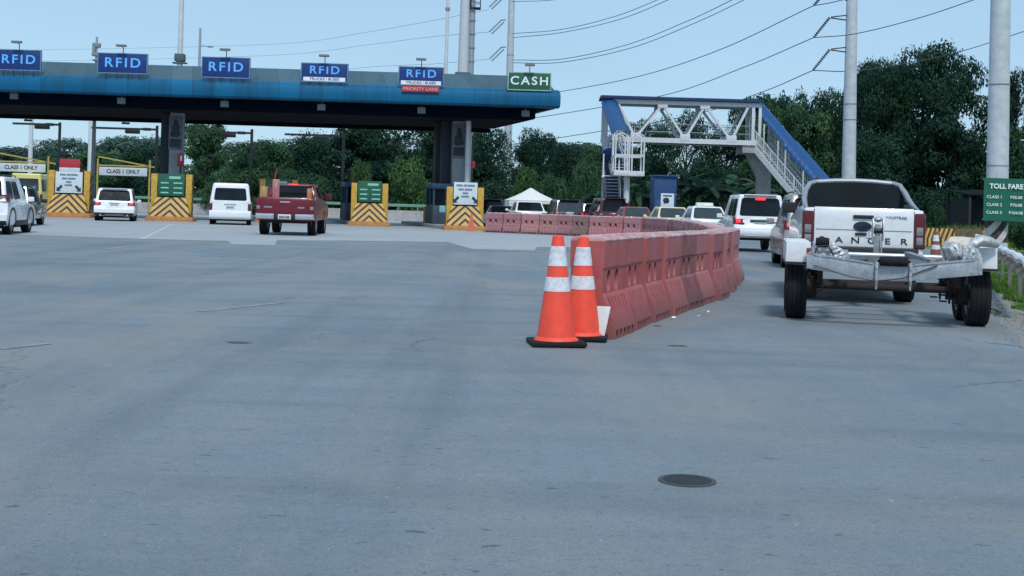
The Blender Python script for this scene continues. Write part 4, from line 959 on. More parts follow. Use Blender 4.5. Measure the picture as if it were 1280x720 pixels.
def lay_row(pts, labelf, group, colf, gap=.04):
    pts = [Vector((p[0], p[1], 0)) for p in pts]
    segs = [(a, b, (b-a).length) for a, b in zip(pts, pts[1:])]; tot = sum(s[2] for s in segs)
    n = int(tot/(BL+gap)); k = 0
    for i in range(n):
        d = (i+.5)*tot/n
        for a, b, l in segs:
            if d <= l: break
            d -= l
        p = a.lerp(b, d/l); ang = math.atan2((b-a).y, (b-a).x)
        o = link('road_barrier', BB); o.location = (p.x, p.y, .005); jit = random.Random(i*3+len(group))
        o.location.x += jit.uniform(-.025, .025); o.location.y += jit.uniform(-.02, .02); o.rotation_euler = (jit.uniform(-.012, .012), 0, ang+jit.uniform(-.04, .04)); o.scale = (tot/n/(BL+gap), 1, 1)
        o.color = (*colf(i), 1)
        tag(o, labelf(i), 'barrier', group)
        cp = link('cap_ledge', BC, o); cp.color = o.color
near0 = Vector((1.10, 12.95, 0)); 
near_pts = [(.80, 12.95), (1.55, 15.5), (3.10, 20), (4.38, 25.6)]
near_cols = [(.42, .075, .07), (.40, .08, .078), (.39, .085, .083), (.42, .11, .11), (.22, .07, .075), (.45, .145, .14), (.37, .12, .125), (.34, .11, .115), (.40, .15, .155), (.37, .13, .14), (.39, .15, .16), (.42, .18, .18), (.39, .16, .16)]
lay_row(near_pts, lambda i: '%s barrier of the near faded-red row, counted from the orange cones' % ('nearest' if i == 0 else ORD[i]) if i != 4 else 'darkest maroon barrier of the near row, fifth from the orange cones', 'red barriers of the near row', lambda i: near_cols[min(i, 12)])
far_pts = [(-1.25, 67.0), (2.2, 65.0), (6.5, 61.0), (7.0, 56), (6.5, 46), (5.55, 36.5), (4.95, 31.5), (4.45, 27.5)]
rc = random.Random(4)
far_cols = [(.40+rc.uniform(-.06, .06), .18+rc.uniform(-.03, .03), .185+rc.uniform(-.03, .03)) if i not in (5, 16) else (.22, .13, .13) for i in range(70)]
lay_row(far_pts, lambda i: '%s pink barrier of the long far row, counted from the last striped block' % ORD[i], 'pink barriers of the far row', lambda i: far_cols[i])
# ------------------------------------------------------------------ cones and the leaning board
def cone(name, label, g, h=1.04, rz=0., m=cone_orange, dull=False, group='orange road cones'):
    t = thing(name, label, 'traffic cone', g, rz, group)
    b = MB(); b.box((0, 0, .03), (.52, .52, .045), .02, seg=2)
    for x in (-.2, .2):
        for y in (-.2, .2): b.box((x, y, .006), (.08, .08, .012))
    b.build('base', rubber, t)
    r0, r1 = .185, .052
    def rr(z): return r0+(r1-r0)*(z-.07)/(h-.07)
    b = MB(); b.lathe([(.215, .05), (.205, .066), (rr(.075), .085), (rr(h*.5), h*.5), (rr(h-.012), h-.012), (rr(h)-.012, h), (rr(h)-.022, h), (rr(h)-.022, h-.1), (0, h-.1)], n=40); b.build('cone_body', m, t)
    t.rotation_euler = (random.uniform(-.012, .012), random.uniform(-.014, .014), rz)
    for z0, z1 in ((h*.49, h*.62), (h*.72, h*.90)):
        b = MB(); b.lathe([(rr(z0)+.001, z0), (rr(z0)+.0045, z0+.003), (rr(z1)+.0045, z1-.003), (rr(z1)+.001, z1)], n=40)
        # open sleeve: no caps wanted
        b.build('reflective_collar', cone_white, t)
    return t
cone('traffic_cone', 'nearest orange cone with two white bands, standing apart on the asphalt', ground(695, 432)+Vector((0, 0, .004)), 1.05, .12)
cone('traffic_cone', 'orange cone with white bands tucked between its neighbour and the barrier end', ground(727, 425)+Vector((0, 0, .004)), 1.03, -.1)
dull = mat('cone_dull', (.25, .07, .05), .6, var=.2)
cone('traffic_cone', 'small red cone just beside the white pickup bumper', foot(1147, 33)+Vector((0, 0, .002)), .75, 0, mat('cone_red', (.55, .06, .05), .5))
cone('traffic_cone', 'dull brownish cone before the yellow striped concrete barrier', foot(1169, 36)+Vector((0, 0, .002)), 1.0, 0, dull)
t = thing('plastic_board', 'white plastic board leaning against the near barrier end beside the cones', 'board', ground(747, 427)+Vector((.0, .02, .004)), -.15)
b = MB(); b.loft([[(-.11, 0, 0), (.06, 0, 0), (.06, .012, 0), (-.11, .012, 0)], [(-.115, .10, .34), (.115, .10, .34), (.115, .112, .34), (-.115, .112, .34)]]); b.bevel(.003); b.build('sheet', mat('white_board', (.6, .6, .6), .5, var=.1, scale=5), t)
# ------------------------------------------------------------------ concrete barriers, guardrail and fare sign on the verge
def stripe_mat(name, c1, c2, sx, sz, period, thr=.5):
    m, nt, b = nodes(name); N, L = nt.nodes, nt.links
    tc = N.new('ShaderNodeTexCoord'); d = N.new('ShaderNodeVectorMath'); d.operation = 'DOT_PRODUCT'; d.inputs[1].default_value = (sx/period, 0, sz/period); L.new(tc.outputs['Object'], d.inputs[0])
    f = N.new('ShaderNodeMath'); f.operation = 'FRACT'; L.new(d.outputs['Value'], f.inputs[0]); g = N.new('ShaderNodeMath'); g.operation = 'GREATER_THAN'; g.inputs[1].default_value = thr; L.new(f.outputs[0], g.inputs[0])
    n1 = N.new('ShaderNodeTexNoise'); n1.inputs['Scale'].default_value = 5; n1.inputs['Detail'].default_value = 6; L.new(tc.outputs['Object'], n1.inputs['Vector'])
    mx = N.new('ShaderNodeMix'); mx.data_type = 'RGBA'; mx.inputs[6].default_value = (*c1, 1); mx.inputs[7].default_value = (*c2, 1); L.new(g.outputs[0], mx.inputs[0])
    r = N.new('ShaderNodeMapRange'); r.inputs[1].default_value = .45; r.inputs[2].default_value = .75; r.inputs[4].default_value = .5; L.new(n1.outputs['Fac'], r.inputs[0])
    m2 = N.new('ShaderNodeMix'); m2.data_type = 'RGBA'; m2.inputs[7].default_value = (.2, .15, .1, 1); L.new(mx.outputs[2], m2.inputs[6]); L.new(r.outputs[0], m2.inputs[0])
    L.new(m2.outputs[2], b.inputs['Base Color']); b.inputs['Roughness'].default_value = .7; return m
yb = stripe_mat('hazard_stripe', (.62, .38, .08), (.035, .025, .02), 1, -.5, .30)
tan_m = mat('rusty_tan', (.36, .22, .11), .8, var=.35, scale=2, dirt=(.16, .1, .06), dirt_amt=.5)
JP = [(-.3, 0), (-.3, .08), (-.14, .38), (-.1, .92), (.1, .92), (.14, .38), (.3, .08), (.3, 0)]
for i, (p0, p1, m, lab) in enumerate((((1149, 64), (1171, 64.5), yb, 'yellow and black striped concrete barrier beside the white pickup tail lamp'), ((1172, 64.6), (1194, 65), yb, 'yellow and black striped concrete barrier next to the tan one'),
                           ((1195, 65), (1212, 63), tan_m, 'dirty tan concrete barrier following the striped ones'), ((1212.5, 63), (1231, 60), tan_m, 'dirty tan concrete barrier close to the striped pole base'))):
    A, B = foot(*p0), foot(*p1); ln = (B-A).length; t = thing('concrete_barrier', lab, 'barrier', (A+B)/2, math.atan2((B-A).y, (B-A).x), 'concrete barriers along the verge')
    b = MB(); b.loft([[(x, y, z) for y, z in JP] for x in (-ln/2+.03, ln/2-.03)]); b.bevel(.02); b.build('concrete_body', m, t)
    b = MB(); b.box((ln*.3, 0, .95), (.12, .1, .06), .01); b.box((-ln*.3, 0, .95), (.12, .1, .06), .01); b.build('lifting_loop', dark_steel, t)
# guardrail
gr0, gr1 = Vector((6.9, 17.0, 0)), Vector((18.9, 52, 0))
ln = (gr1-gr0).length; ang = math.atan2((gr1-gr0).y, (gr1-gr0).x)
t = thing('guardrail', 'long steel guardrail with white top and rusty tan face along the grass', 'guardrail', gr0, ang)
wb = [(.0, .52), (.05, .54), (.05, .57), (.0, .61), (.0, .63), (.05, .665), (.05, .695), (.0, .72)]
def wave(x): return .03*math.sin(x*.35)+.012*math.sin(x*1.7)
b = MB(); rings = []
for i in range(81):
    x = ln*i/80; rings.append([(x, y+.0, z+wave(x)*.6) for y, z in wb]+[(x, y-.006, z+wave(x)*.6) for y, z in wb[::-1]])
b.loft(rings); b.build('rail', stripe_mat('rail_face', (.50, .38, .25), (.30, .20, .12), 1, .2, 1.9, .55), t)
b = MB(); rings = []
for i in range(81):
    x = ln*i/80; dz = wave(x)*.6+.015*math.sin(x*2.3)
    rings.append([(x, -.05, .715+dz), (x, .075, .715+dz), (x, .085, .78+dz), (x, .05, .81+dz), (x, -.05, .80+dz)])
b.loft(rings); b.build('top_cap', mat('rail_cap', (.70, .71, .73), .5, var=.15, scale=3, dirt=(.35, .3, .25), dirt_amt=.5), t)
for i in range(10):
    b = MB(); x = 1+i*(ln-2)/9; b.box((x, -.12, .36), (.09, .07, .72), .01); b.build('post', mat('rail_post', (.16, .17, .17), .7, var=.3), t)
# fare board strapped to the tall pole, striped pole foot
PX, PYD = 1245, 52
pg = foot(PX, PYD)
t = thing('steel_pole', 'thick pale steel pole rising past the fare board out of the frame', 'power pole', pg, 0, 'tall steel power poles', ry=-.012)
b = MB(); b.path([(0, 0, 0), (0, 0, 5.3), (0, 0, 11), (0, 0, 19)], [.44, .42, .385, .34], 28); b.build('shaft', pole_steel, t)
for z in (3.6, 6.9): b = MB(); b.lathe([(.415, z-.02), (.436, z-.02), (.436, z+.02), (.415, z+.02)], n=28); b.build('joint_ring', grey_trim, t)
b = MB(); b.lathe([(.445, .5), (.449, .5), (.447, 1.45), (.443, 1.45)], n=28); b.build('striped_wrap', stripe_mat('pole_wrap', (.60, .55, .57), (.03, .022, .025), 1, -.75, .62, .48), t)
A = at(1230, 250, PYD-.75); zt_, zb_ = at(1258, 223, PYD-.75).z, at(1258, 276.5, PYD-.75).z
wd = 1.98; t = thing('fare_board', 'green toll fare board listing three classes, strapped to the pole', 'sign', (A.x+wd/2, PYD-.75, 0), -.04)
b = MB(); h = zt_-zb_
nxs = 16; rings = []
for i in range(nxs+1):
    x = -wd/2+wd*i/nxs; y = .02*math.sin(x*3.1)+.01*math.sin(x*7)
    rings.append([(x, y, zb_), (x, y, zt_), (x, y+.025, zt_), (x, y+.025, zb_)])
b.loft(rings); fb = b.build('banner', fare_green, t)
for z in (zb_+.05, zt_-.05):
    b = MB(); b.box((0, .05, z), (wd+.06, .04, .05), .008); b.build('frame_bar', grey_trim, t)
cz = (zb_+zt_)/2
lettering('TOLL FARE', .27, (-.12, -.045, zt_-.33), letter_white, fb, .03, 1.0)
for k, (a, c_) in enumerate((('CLASS 1', 'P35.00'), ('CLASS 2', 'P70.00'), ('CLASS 3', 'P104.00'))):
    z = zt_-.76-.31*k
    lettering(a, .165, (-.58, -.045, z), letter_white, fb, .012, 1.05); lettering(c_, .165, (.28, -.045, z), letter_white, fb, .012, 1.05)
b = MB()
for z in (zb_+.3, zt_-.3):
    b.box((-.36, .18, z), (.9, .22, .05), .01)
b.build('bracket', galv, t)
# ------------------------------------------------------------------ boat trailer
tr_loc = foot(1105, 16.2)
T = thing('boat_trailer', 'empty galvanised tandem boat trailer hitched to the white pickup', 'trailer', tr_loc, math.radians(-11))
twr = .385
for x in (-1.10, 1.10):
    for y in (0, .86): add_wheel(T, x, y, twr, .25)
b_white = mat('fender_white', (.80, .80, .82), .4, var=.05, dirt=(.45, .42, .4), dirt_amt=.25)
for q in (-1, 1):
    b = MB(); rings = []
    prof = [(-.52, .72), (-.50, .93), (-.44, .985), (-.3, 1.0), (1.15, 1.0), (1.3, .985), (1.37, .93), (1.4, .72)]
    inner = [(y*(.985), z-.012) for y, z in prof]
    x0, x1 = q*.945, q*1.25
    for x, e in ((x0, .03), (x0+(x1-x0)*.08, 0), (x0+(x1-x0)*.92, 0), (x1, .03)):
        rings.append([(x, y, z-e*(z > .8)) for y, z in prof]+[(x, .44+(y-.44)*.97, z-.014-e*(z > .8)) for y, z in prof[::-1]])
    b.loft(rings); b.box(((x0+x1)/2, -.515, .86), (abs(x1-x0)-.01, .012, .26), .004); b.box(((x0+x1)/2, 1.39, .86), (abs(x1-x0)-.01, .012, .26), .004)
    b.box((x1-q*.006, .44, .86), (.012, 1.88, .26), .004)
    f = b.build('fender', b_white, T)
    b = MB(); b.box(((x0+x1)/2, -.52, .725), (abs(x1-x0)+.02, .03, .03), .008); b.box((x1, .44, .725), (.03, 1.9, .03), .008); b.build('fender_trim', black_trim, f)
    b = MB(); b.box((q*.93, -.62, .885), (.15, .05, .065), .012); b.build('side_marker', mat('marker_red', (.22, .04, .03), .35), T)
# V cross beam at the rear
b = MB(); yb_ = -.92; cxo = .0
for q in (-1, 1):
    b.loft([[(q*1.0, yb_-.03, .675), (q*1.0, yb_+.03, .675), (q*1.0, yb_+.03, .845), (q*1.0, yb_-.03, .845)],
            [(q*.20, yb_-.03, .575), (q*.20, yb_+.03, .575), (q*.20, yb_+.03, .755), (q*.20, yb_-.03, .755)]])
b.box((cxo, yb_, .66), (.43, .05, .19), .006)
b.bevel(.006)
X = b.build('cross_beam', galv, T)
for q in (-1, 1):
    b = MB(); b.box((q*.985, yb_-.033, .76), (.05, .012, .17), .003)
    b.bar((q*.93, yb_-.034, .855), (q*.23, yb_-.034, .765), .02, .02)
    for x in (.98, .9): b.tube((q*x, yb_-.05, .70), (q*x, yb_, .70), .012, n=8)
    b.box((q*.195, yb_-.06, .66), (.035, .04, .26), .006); b.tube((q*.195, yb_-.06, .46), (q*.195, yb_-.06, .56), .013, n=8)
    b.tube((q*.195, yb_-.1, .58), (q*.195, yb_-.02, .58), .016, n=8); b.tube((q*.195, yb_-.1, .72), (q*.195, yb_-.02, .72), .016, n=8)
    b.build('bolted_bracket', galv, X)
b = MB(); pr = [(.045, -.165), (.055, -.15), (.060, -.05), (.057, 0), (.060, .05), (.055, .15), (.045, .165), (.015, .165), (.015, .19), (0, .19)]
b.lathe([(0, -.19), (.015, -.19), (.015, -.165)]+pr, (0, yb_-.07, .80), 'X', 20); b.build('keel_roller', rubber, T)
b = MB(); b.path([(-.93, yb_-.05, .72), (-.5, yb_-.06, .60), (-.2, yb_-.05, .56), (.1, yb_-.05, .60), (.5, yb_-.05, .77)], .008, 6); b.build('lamp_cable', black_trim, T)
# axles, springs, hubs
for y in (0, .86):
    b = MB(); b.tube((-1.0, y, twr+.05), (1.0, y, twr+.05), .044, n=14); b.build('axle', rust, T)
    for q in (-1, 1):
        b = MB()
        for k in range(4): b.box((q*.82, y, twr+.13+.02*k), (.06, .72-.14*k, .016), .003)
        b.box((q*.82, y, twr+.10), (.11, .12, .05), .006); b.box((q*.82, y, twr-.06), (.11, .12, .02), .004)
        for dx in (-.04, .04):
            for dy in (-.045, .045): b.tube((q*.82+dx, y+dy, twr-.12), (q*.82+dx, y+dy, twr+.26), .008, n=6)
        b.box((q*.70, y-.03, twr-.09), (.09, .05, .02), .004); b.box((q*.82, y-.34, twr+.2), (.07, .03, .22), .006); b.box((q*.9, y+.02, twr+.02), (.05, .2, .28), .01)
        b.build('leaf_spring', rust, T)
        b = MB(); b.lathe([(.0, q*.9), (.11, q*.9), (.13, q*.95), (.13, q*1.0), (0, q*1.0)], (0, y, twr), 'X', 18); b.build('hub', rust, T)
b = MB()
for q in (-1, 1):
    b.bar((q*.82, -.82, .70), (q*.82, 1.4, .70), .06, .10); b.bar((q*.82, 1.38, .70), (q*.06, 2.5, .56), .06, .10)
    b.box((q*.88, -.72, .73), (.2, .08, .12), .01)
b.bar((0, 2.3, .56), (0, 3.05, .56), .08, .10)
b.bevel(.005); b.build('frame_rail', galv, T)
b = MB(); b.tube((-.82, 1.42, .80), (.86, 1.42, .80), .034, n=12); b.build('cross_tube', mat('bright_tube', (.62, .64, .66), .35, .4, var=.1), T)
for q in (-1, 1):   # bunk boards along the hull
    b = MB(); b.bar((q*.52, -.5, .80), (q*.42, 1.5, .84), .09, .045); b.build('bunk', mat('bunk_carpet', (.28, .29, .30), .95, var=.3, scale=20), T)
b = MB(); b.bar((-.42, -.3, .70), (-.62, 1.0, .66), .05, .05); b.bar((.42, -.3, .70), (.62, 1.0, .66), .05, .05); b.build('bunk_support', galv, T)
# coupling
b = MB(); b.box((0, 3.08, .585), (.11, .26, .10), .03); b.box((0, 3.0, .66), (.03, .14, .06), .01); b.build('coupling', dark_steel, T)
# winch post
wp = MB(); y = 2.42; x = .10
wp.bar((x, y, .60), (x, y-.02, 1.22), .075, .075, (0, 1, 0)); wp.bevel(.008)
wpo = wp.build('winch_post', galv, T)
b = MB()
for q in (-1, 1):
    b.prism([(y-.12, .98), (y+.10, .98), (y+.10, 1.2), (y+.02, 1.31), (y-.05, 1.31), (y-.12, 1.2)], lambda u, v, w_: (x+w_, u, v), q*.072-.006, q*.072+.006)
    b.tube((x+q*.05, y-.09, .72), (x+q*.05, y-.10, 1.05), .012, n=8)
b.build('winch_cheek', galv, wpo)
b = MB(); b.lathe([(0, -.06), (.05, -.06), (.05, -.05), (.034, -.04), (.034, .04), (.05, .05), (.05, .06), (0, .06)], (x, y-.06, 1.13), 'X', 18); b.build('winch_drum', black_trim, wpo)
b = MB(); b.blob((x, y-.06, 1.295), (.06, .05, .04), .08, 2, 3, 2); b.build('bow_stop', galv, wpo)
b = MB(); b.path([(x-.08, y-.06, 1.13), (x-.13, y-.06, 1.13), (x-.13, y-.13, 1.02), (x-.17, y-.13, 1.02)], .011, 8); b.build('winch_handle', chrome, wpo)
# wrapped bundles lashed on the two ends
foil = mat('silver_wrap', (.5, .52, .54), .42, .35, var=.3, scale=14, bump=.8, fine=26, dirt=(.3, .28, .24), dirt_amt=.4)
canvas = mat('cream_canvas', (.60, .56, .47), .8, var=.15, scale=10, bump=.4)
def local(v): return (Matrix.Translation(tr_loc) @ Matrix.Rotation(math.radians(-11), 4, 'Z')) @ Vector(v)
t = thing('wrapped_bundle', 'lumpy silver and cream wrapped bundle lashed over the trailer fender by the guardrail', 'bundle', local((.90, -.70, .83)), math.radians(-11))
b = MB(); b.path([(-.24, .1, .13), (-.2, .06, .14), (-.1, .04, .14), (.02, .05, .13), (.04, .06, .12)], [.10, .145, .15, .15, .11], 16); o = b.build('canvas_roll', canvas, t)
b = MB(); b.blob((-.19, -.02, .11), (.125, .12, .125), .12, 2.2, 3, 3); b.blob((-.02, -.05, .10), (.09, .08, .11), .25, 2.6, 3, 8); b.build('wrap', foil, t)
b = MB(); b.path([(-.04, -.05, .14), (.03, -.04, .2), (.12, 0, .25), (.22, .05, .24), (.33, .12, .20)], [.05, .075, .07, .065, .04], 12)
b.path([(-.06, -.08, .18), (-.07, -.11, .06), (-.09, -.12, -.02)], [.05, .04, .03], 10)
b.path([(.02, -.04, .16), (.08, -.06, .06), (.1, -.06, .0)], [.05, .05, .045], 10)
for v in b.bm.verts: v.co += noise.noise_vector(v.co*14)*.014
b.build('wrap_tail', foil, t)
b = MB(); b.path([(-.28, -.04, .0), (-.28, -.05, .14), (-.19, -.13, .16), (-.13, -.13, .02)], .008, 6); b.build('strap', black_trim, t)
t = thing('wrapped_bundle', 'crumpled silver wrapped bundle with a dark roller end on the trailer beam', 'bundle', local((-.80, -.66, .83)), math.radians(-11))
b = MB(); b.blob((-.0, .02, .06), (.16, .12, .12), .3, 2.2, 3, 5); b.blob((.13, .0, .02), (.12, .1, .09), .3, 2.6, 3, 6); b.build('wrap', foil, t)
b = MB(); b.lathe([(0, -.08), (.045, -.08), (.055, -.05), (.055, .05), (.045, .08), (0, .08)], (-.02, -.07, .17), 'X', 16); b.build('roller_end', rubber, t)
b = MB(); b.path([(-.12, -.1, .0), (-.08, -.13, .12), (.05, -.12, .13), (.12, -.11, -.01)], .008, 6); b.build('strap', black_trim, t)
# ------------------------------------------------------------------ footbridge over the queue
BD = 79.5
bridge = thing('footbridge', 'white steel truss footbridge with blue roof crossing the cash queue', 'footbridge', (0, 0, 0))
def bp(px, py, D=BD): return at(px, py, D)
xl, xr = bp(757, 176).x, bp(943, 176).x
zb_, zt_ = 5.78, 8.12
WID = 2.0
def node(px): return bp(px, 176).x
front_y, back_y = BD, BD+WID
pts_b = [node(p) for p in (794, 856, 914)]; pts_t = [node(p) for p in (771, 827, 880, 934)]
for nm, yy in (('truss', front_y), ('truss', back_y)):
    b = MB()
    b.bar((xl, yy, zb_), (xr+.3, yy, zb_), .22, .30); b.bar((xl, yy, zt_), (xr+.3, yy, zt_), .2, .26)
    zz0, zz1 = zb_+.1, zt_-.1
    chain = [(pts_t[0], zz1), (pts_b[0], zz0), (pts_t[1], zz1), (pts_b[1], zz0), (pts_t[2], zz1), (pts_b[2], zz0), (pts_t[3], zz1)]
    for i, ((x0, z0), (x1, z1)) in enumerate(zip(chain, chain[1:])):
        b.bar((x0, yy, z0), (x1, yy, z1), .14+.004*(i % 2), .20, (0, 1, 0))
    for x in pts_b: b.box((x, yy, zb_+.2), (.62, .26, .46), .03)
    for x in pts_t[1:3]: b.box((x, yy, zt_-.16), (.62, .25, .36), .03)
    for x in (xl, xr-.12, xr+.3): b.box((x, yy, (zb_+zt_)/2), (.18, .19, zt_-zb_), .01)
    b.build(nm, white_steel, bridge)
b = MB(); b.box(((xl+xr)/2, (front_y+back_y)/2, zb_-.04), (xr-xl+.4, WID-.26, .14)); b.build('deck', mat('deck_plate', (.12, .13, .14), .7), bridge)
mesh_m = mat('bridge_mesh', (.30, .33, .35), .6)
b = MB()
for yy in (front_y+.2, back_y-.2):
    for z in (zb_+.55, zb_+1.05): b.bar((xl, yy, z), (xr, yy, z), .04, .04)
b.build('handrail', mesh_m, bridge)
b = MB(); rings = []
for x in (xl-.35, xr+.45):
    rings.append([(x, front_y-.35, zt_+.16), (x, (front_y+back_y)/2, zt_+.30), (x, back_y+.35, zt_+.16), (x, back_y+.35, zt_+.22), (x, (front_y+back_y)/2, zt_+.40), (x, front_y-.35, zt_+.33)])
b.loft(rings); b.build('roof', mat('bridge_navy', (.005, .03, .11), .5, var=.2), bridge, 20)
def flight(a, c, wid, name_prefix, roof_h=2.15, pickets=True, roof_r=1.0, posts=7, roof_from=0., roof_to=1., side=None, barrel=True):
    """stair from a (top) to c (bottom), wid across; returns nothing, all parts join the bridge"""
    a, c = Vector(a), Vector(c); d = (c-a); dh = Vector((d.x, d.y, 0)).normalized(); n = Vector((-dh.y, dh.x, 0))
    b = MB()
    for q in (-1, 1): b.bar(a+n*q*wid/2, c+n*q*wid/2, .10, .34)
    k = max(4, int(abs(d.z)/.18))
    for i in range(k):
        p = a.lerp(c, (i+.5)/k); b.box(p+Vector((0, 0, .02)), (.3, wid-.1, .05), rot=math.atan2(dh.y, dh.x))
    b.build('stair_flight', white_steel, bridge)
    b = MB()
    for q in (-1, 1):
        for i in range(posts+1):
            p = a.lerp(c, i/posts)+n*q*wid/2; b.bar(p, p+Vector((0, 0, roof_h if i % 2 == 0 else 1.1)), .07, .07, dh)
        for h in (.55, 1.1): b.bar(a+n*q*wid/2+Vector((0, 0, h)), c+n*q*wid/2+Vector((0, 0, h)), .05, .05)
        for i in range(posts*5 if pickets else 0):
            p = a.lerp(c, (i+.5)/(posts*5))+n*q*wid/2; b.bar(p, p+Vector((0, 0, 1.1)), .025, .025, dh)
    b.build('stair_railing', white_steel, bridge)
    b = MB(); rings = []; A, Cc = a.lerp(c, roof_from), a.lerp(c, roof_to); m = max(8, int((Cc-A).length/.14))
    up = dh.cross(n) ; 
    for i in range(m+1):
        p = A.lerp(Cc, i/m)+Vector((0, 0, roof_h)); r = roof_r*(1+.035*(i % 3 == 0)); ring = []
        for j in range(13):
            t_ = PI*j/12; ring.append(p+n*math.cos(t_)*r+Vector((0, 0, math.sin(t_)*r*.62)))
        for j in range(12, -1, -1):
            t_ = PI*j/12; ring.append(p+n*math.cos(t_)*(r-.05)+Vector((0, 0, math.sin(t_)*(r-.05)*.62)))
        rings.append(ring)
    b.loft(rings); b.build('stair_roof', bridge_blue, bridge, 40)
# far-side stair (to the verge)
sx, sy = xr+.45, front_y+.9; ex, ey = xr+4.35, 75.2; mx_, my_, mz_ = sx+(ex-sx)*.45, sy+(ey-sy)*.45, (zb_+.05)*.55
flight((sx, sy, zb_+.05), (mx_, my_, mz_), 1.7, 'r', 2.15, True, .62, 5)
flight((mx_, my_, mz_), (ex, ey, .05), 1.66, 'r', 2.1, True, .80, 5, -.05, .85)
# median-side stair: first flight to a caged landing, second flight back under it
LX = at(785, 215, 73).x; LZ = 3.5
flight((at(761, 170, 79.4).x, front_y-.1, zb_), (at(775, 200, 73.9).x, 73.9, LZ+.05), .9, 'l', 2.15, False, .52, 4)
b = MB(); b.box((LX, 73.0, LZ-.06), (1.72, 1.7, .26), .02); b.build('landing', white_steel, bridge)
b = MB()
for x in (-.8, -.13, .13, .8):
    for y in (72.2, 73.8):
        b.box((LX+x, y, LZ+.95), (.075, .075, 1.9))
for y in (72.2, 73.8):
    for z in (.06, .93, 1.0): b.box((LX, y, LZ+z), (1.68, .06, .06))
    for q in (-1, 1):
        b.path([(LX+q*.47-.35, y, LZ+1.85), (LX+q*.47-.28, y, LZ+2.1), (LX+q*.47, y, LZ+2.22), (LX+q*.47+.28, y, LZ+2.1), (LX+q*.47+.35, y, LZ+1.85)], .04, 6)
for x in (-.82, .82):
    for z in (.06, .96): b.box((LX+x, 73.0, LZ+z), (.06, 1.6, .06))
b.build('landing_cage', white_steel, bridge)
b = MB(); b.tube((LX-.05, 73.0, 0), (LX-.05, 73.0, LZ), .17, n=14); b.build('landing_post', white_steel, bridge)
flight((at(764, 210, 74).x, 74.0, LZ-.1), (at(768, 250, 80).x, 80, .05), .9, 'm', 1.2, False, .56, 4)
# concrete bent carrying the far end
px_ = at(954, 215, 81).x
b = MB(); b.box((px_, 80.9, 2.05), (.82, .8, 4.1), .03); b.loft([[(px_-.41, yy, 3.7), (px_+.41, yy, 3.7), (px_+.36, yy, 4.35), (px_-.55, yy, 5.25), (px_-1.2, yy, 5.25)] for yy in (80.52, 81.28)]); b.build('pier', concrete, bridge, 0)
b = MB(); b.box((px_-1.0, 80.6, 5.40), (1.25, 2.2, .5), .05); b.build('pier_cap', concrete, bridge)
b = MB(); b.tube((xl+.1, 80.5, 0), (xl+.1, 80.5, zb_), .2, n=14); b.build('landing_post', white_steel, bridge)
# ------------------------------------------------------------------ guard booth, tent, shed
A = foot(830, 69); t = thing('guard_booth', 'small blue guard booth with a white notice under the footbridge', 'booth', A, .06)
zt2 = at(830, 220.5, 69).z; 
b = MB(); b.box((0, .65, zt2/2), (1.22, 1.3, zt2), .03); b.build('cabin', mat('guard_blue', (.008, .05, .15), .5, var=.2), t)
b = MB(); b.box((0, .62, zt2+.03), (1.34, 1.5, .08), .02); b.build('roof', bridge_blue, t)
zc_ = at(832, 251, 69).z
b = MB(); b.box((.12, -.02, zc_), (.72, .03, .80), .01); n_ = b.build('notice', sign_white, t)
b = MB(); b.blob((.05, -.04, zc_+.02), (.17, .012, .15), .35, 3, 3, 4); b.box((.12, -.038, zc_+.27), (.5, .01, .07)); b.build('print', letter_ink, n_)
b = MB(); b.box((-.28, -.012, 1.0), (.5, .02, 1.9), .01); b.build('door', mat('guard_blue_door', (.012, .06, .17), .5), t)
TD = 96; A = foot(666, TD); t = thing('tent', 'white peaked canopy tent standing beyond the queue of cars', 'tent', A, .1)
ze, zp = at(640, 250, TD).z, at(665, 234.5, TD).z; hw = 1.85
b = MB(); rings = []
for (k, z) in ((1.0, ze), (.985, ze+.02), (.66, ze+(zp-ze)*.30), (.33, ze+(zp-ze)*.63), (.03, zp)):
    rings.append([(x*hw*k, y*hw*k+2, z) for x, y in ((-1, -1), (0, -1), (1, -1), (1, 0), (1, 1), (0, 1), (-1, 1), (-1, 0))])
b.loft(rings); b.build('roof', mat('tent_white', (.74, .74, .71), .7, var=.06), t, 50)
b = MB()
for x in (-1, 1):
    for y in (-1, 1): b.tube((x*hw*.96, 2+y*hw*.96, 0), (x*hw*.96, 2+y*hw*.96, ze), .05, n=8)
b.build('pole', white_steel, t)
b = MB(); b.box((-hw*.55, 2-hw*.97, ze*.5), (hw*.8, .03, ze*.98)); b.box((-hw*.96, 2, ze*.5), (.03, hw*1.8, ze*.98)); b.box((0, 2-hw*.985, ze-.12), (hw*1.95, .02, .22)); b.build('side_wall', mat('tent_white', (.74, .74, .71)), t)
A = foot(1222, 84); t = thing('shed', 'dark open shed with a low sheet roof under the trees behind the fare board', 'shed', A, .2)
b = MB(); b.loft([[(-1.6, -1.5, 3.0), (3.4, -1.5, 3.2), (3.4, 1.5, 3.5), (-1.6, 1.5, 3.3)], [(-1.6, -1.5, 3.06), (3.4, -1.5, 3.26), (3.4, 1.5, 3.56), (-1.6, 1.5, 3.36)]]); b.build('roof', mat('shed_roof', (.012, .018, .018), .9, var=.4, spec=.05), t)
for x in (-1.45, .8, 3):
    for y, h in ((-1.3, 3.0), (1.3, 3.2)): b = MB(); b.box((x, y, h/2), (.16, .16, h)); b.build('post', mat('shed_post', (.03, .03, .03), .9), t)
b = MB(); b.box((.8, 1.2, 1.4), (4.4, .08, 2.8)); b.box((-1.4, 0, 1.4), (.08, 2.3, 2.8)); b.build('wall', mat('shed_wall', (.025, .03, .035), .9, var=.3), t)
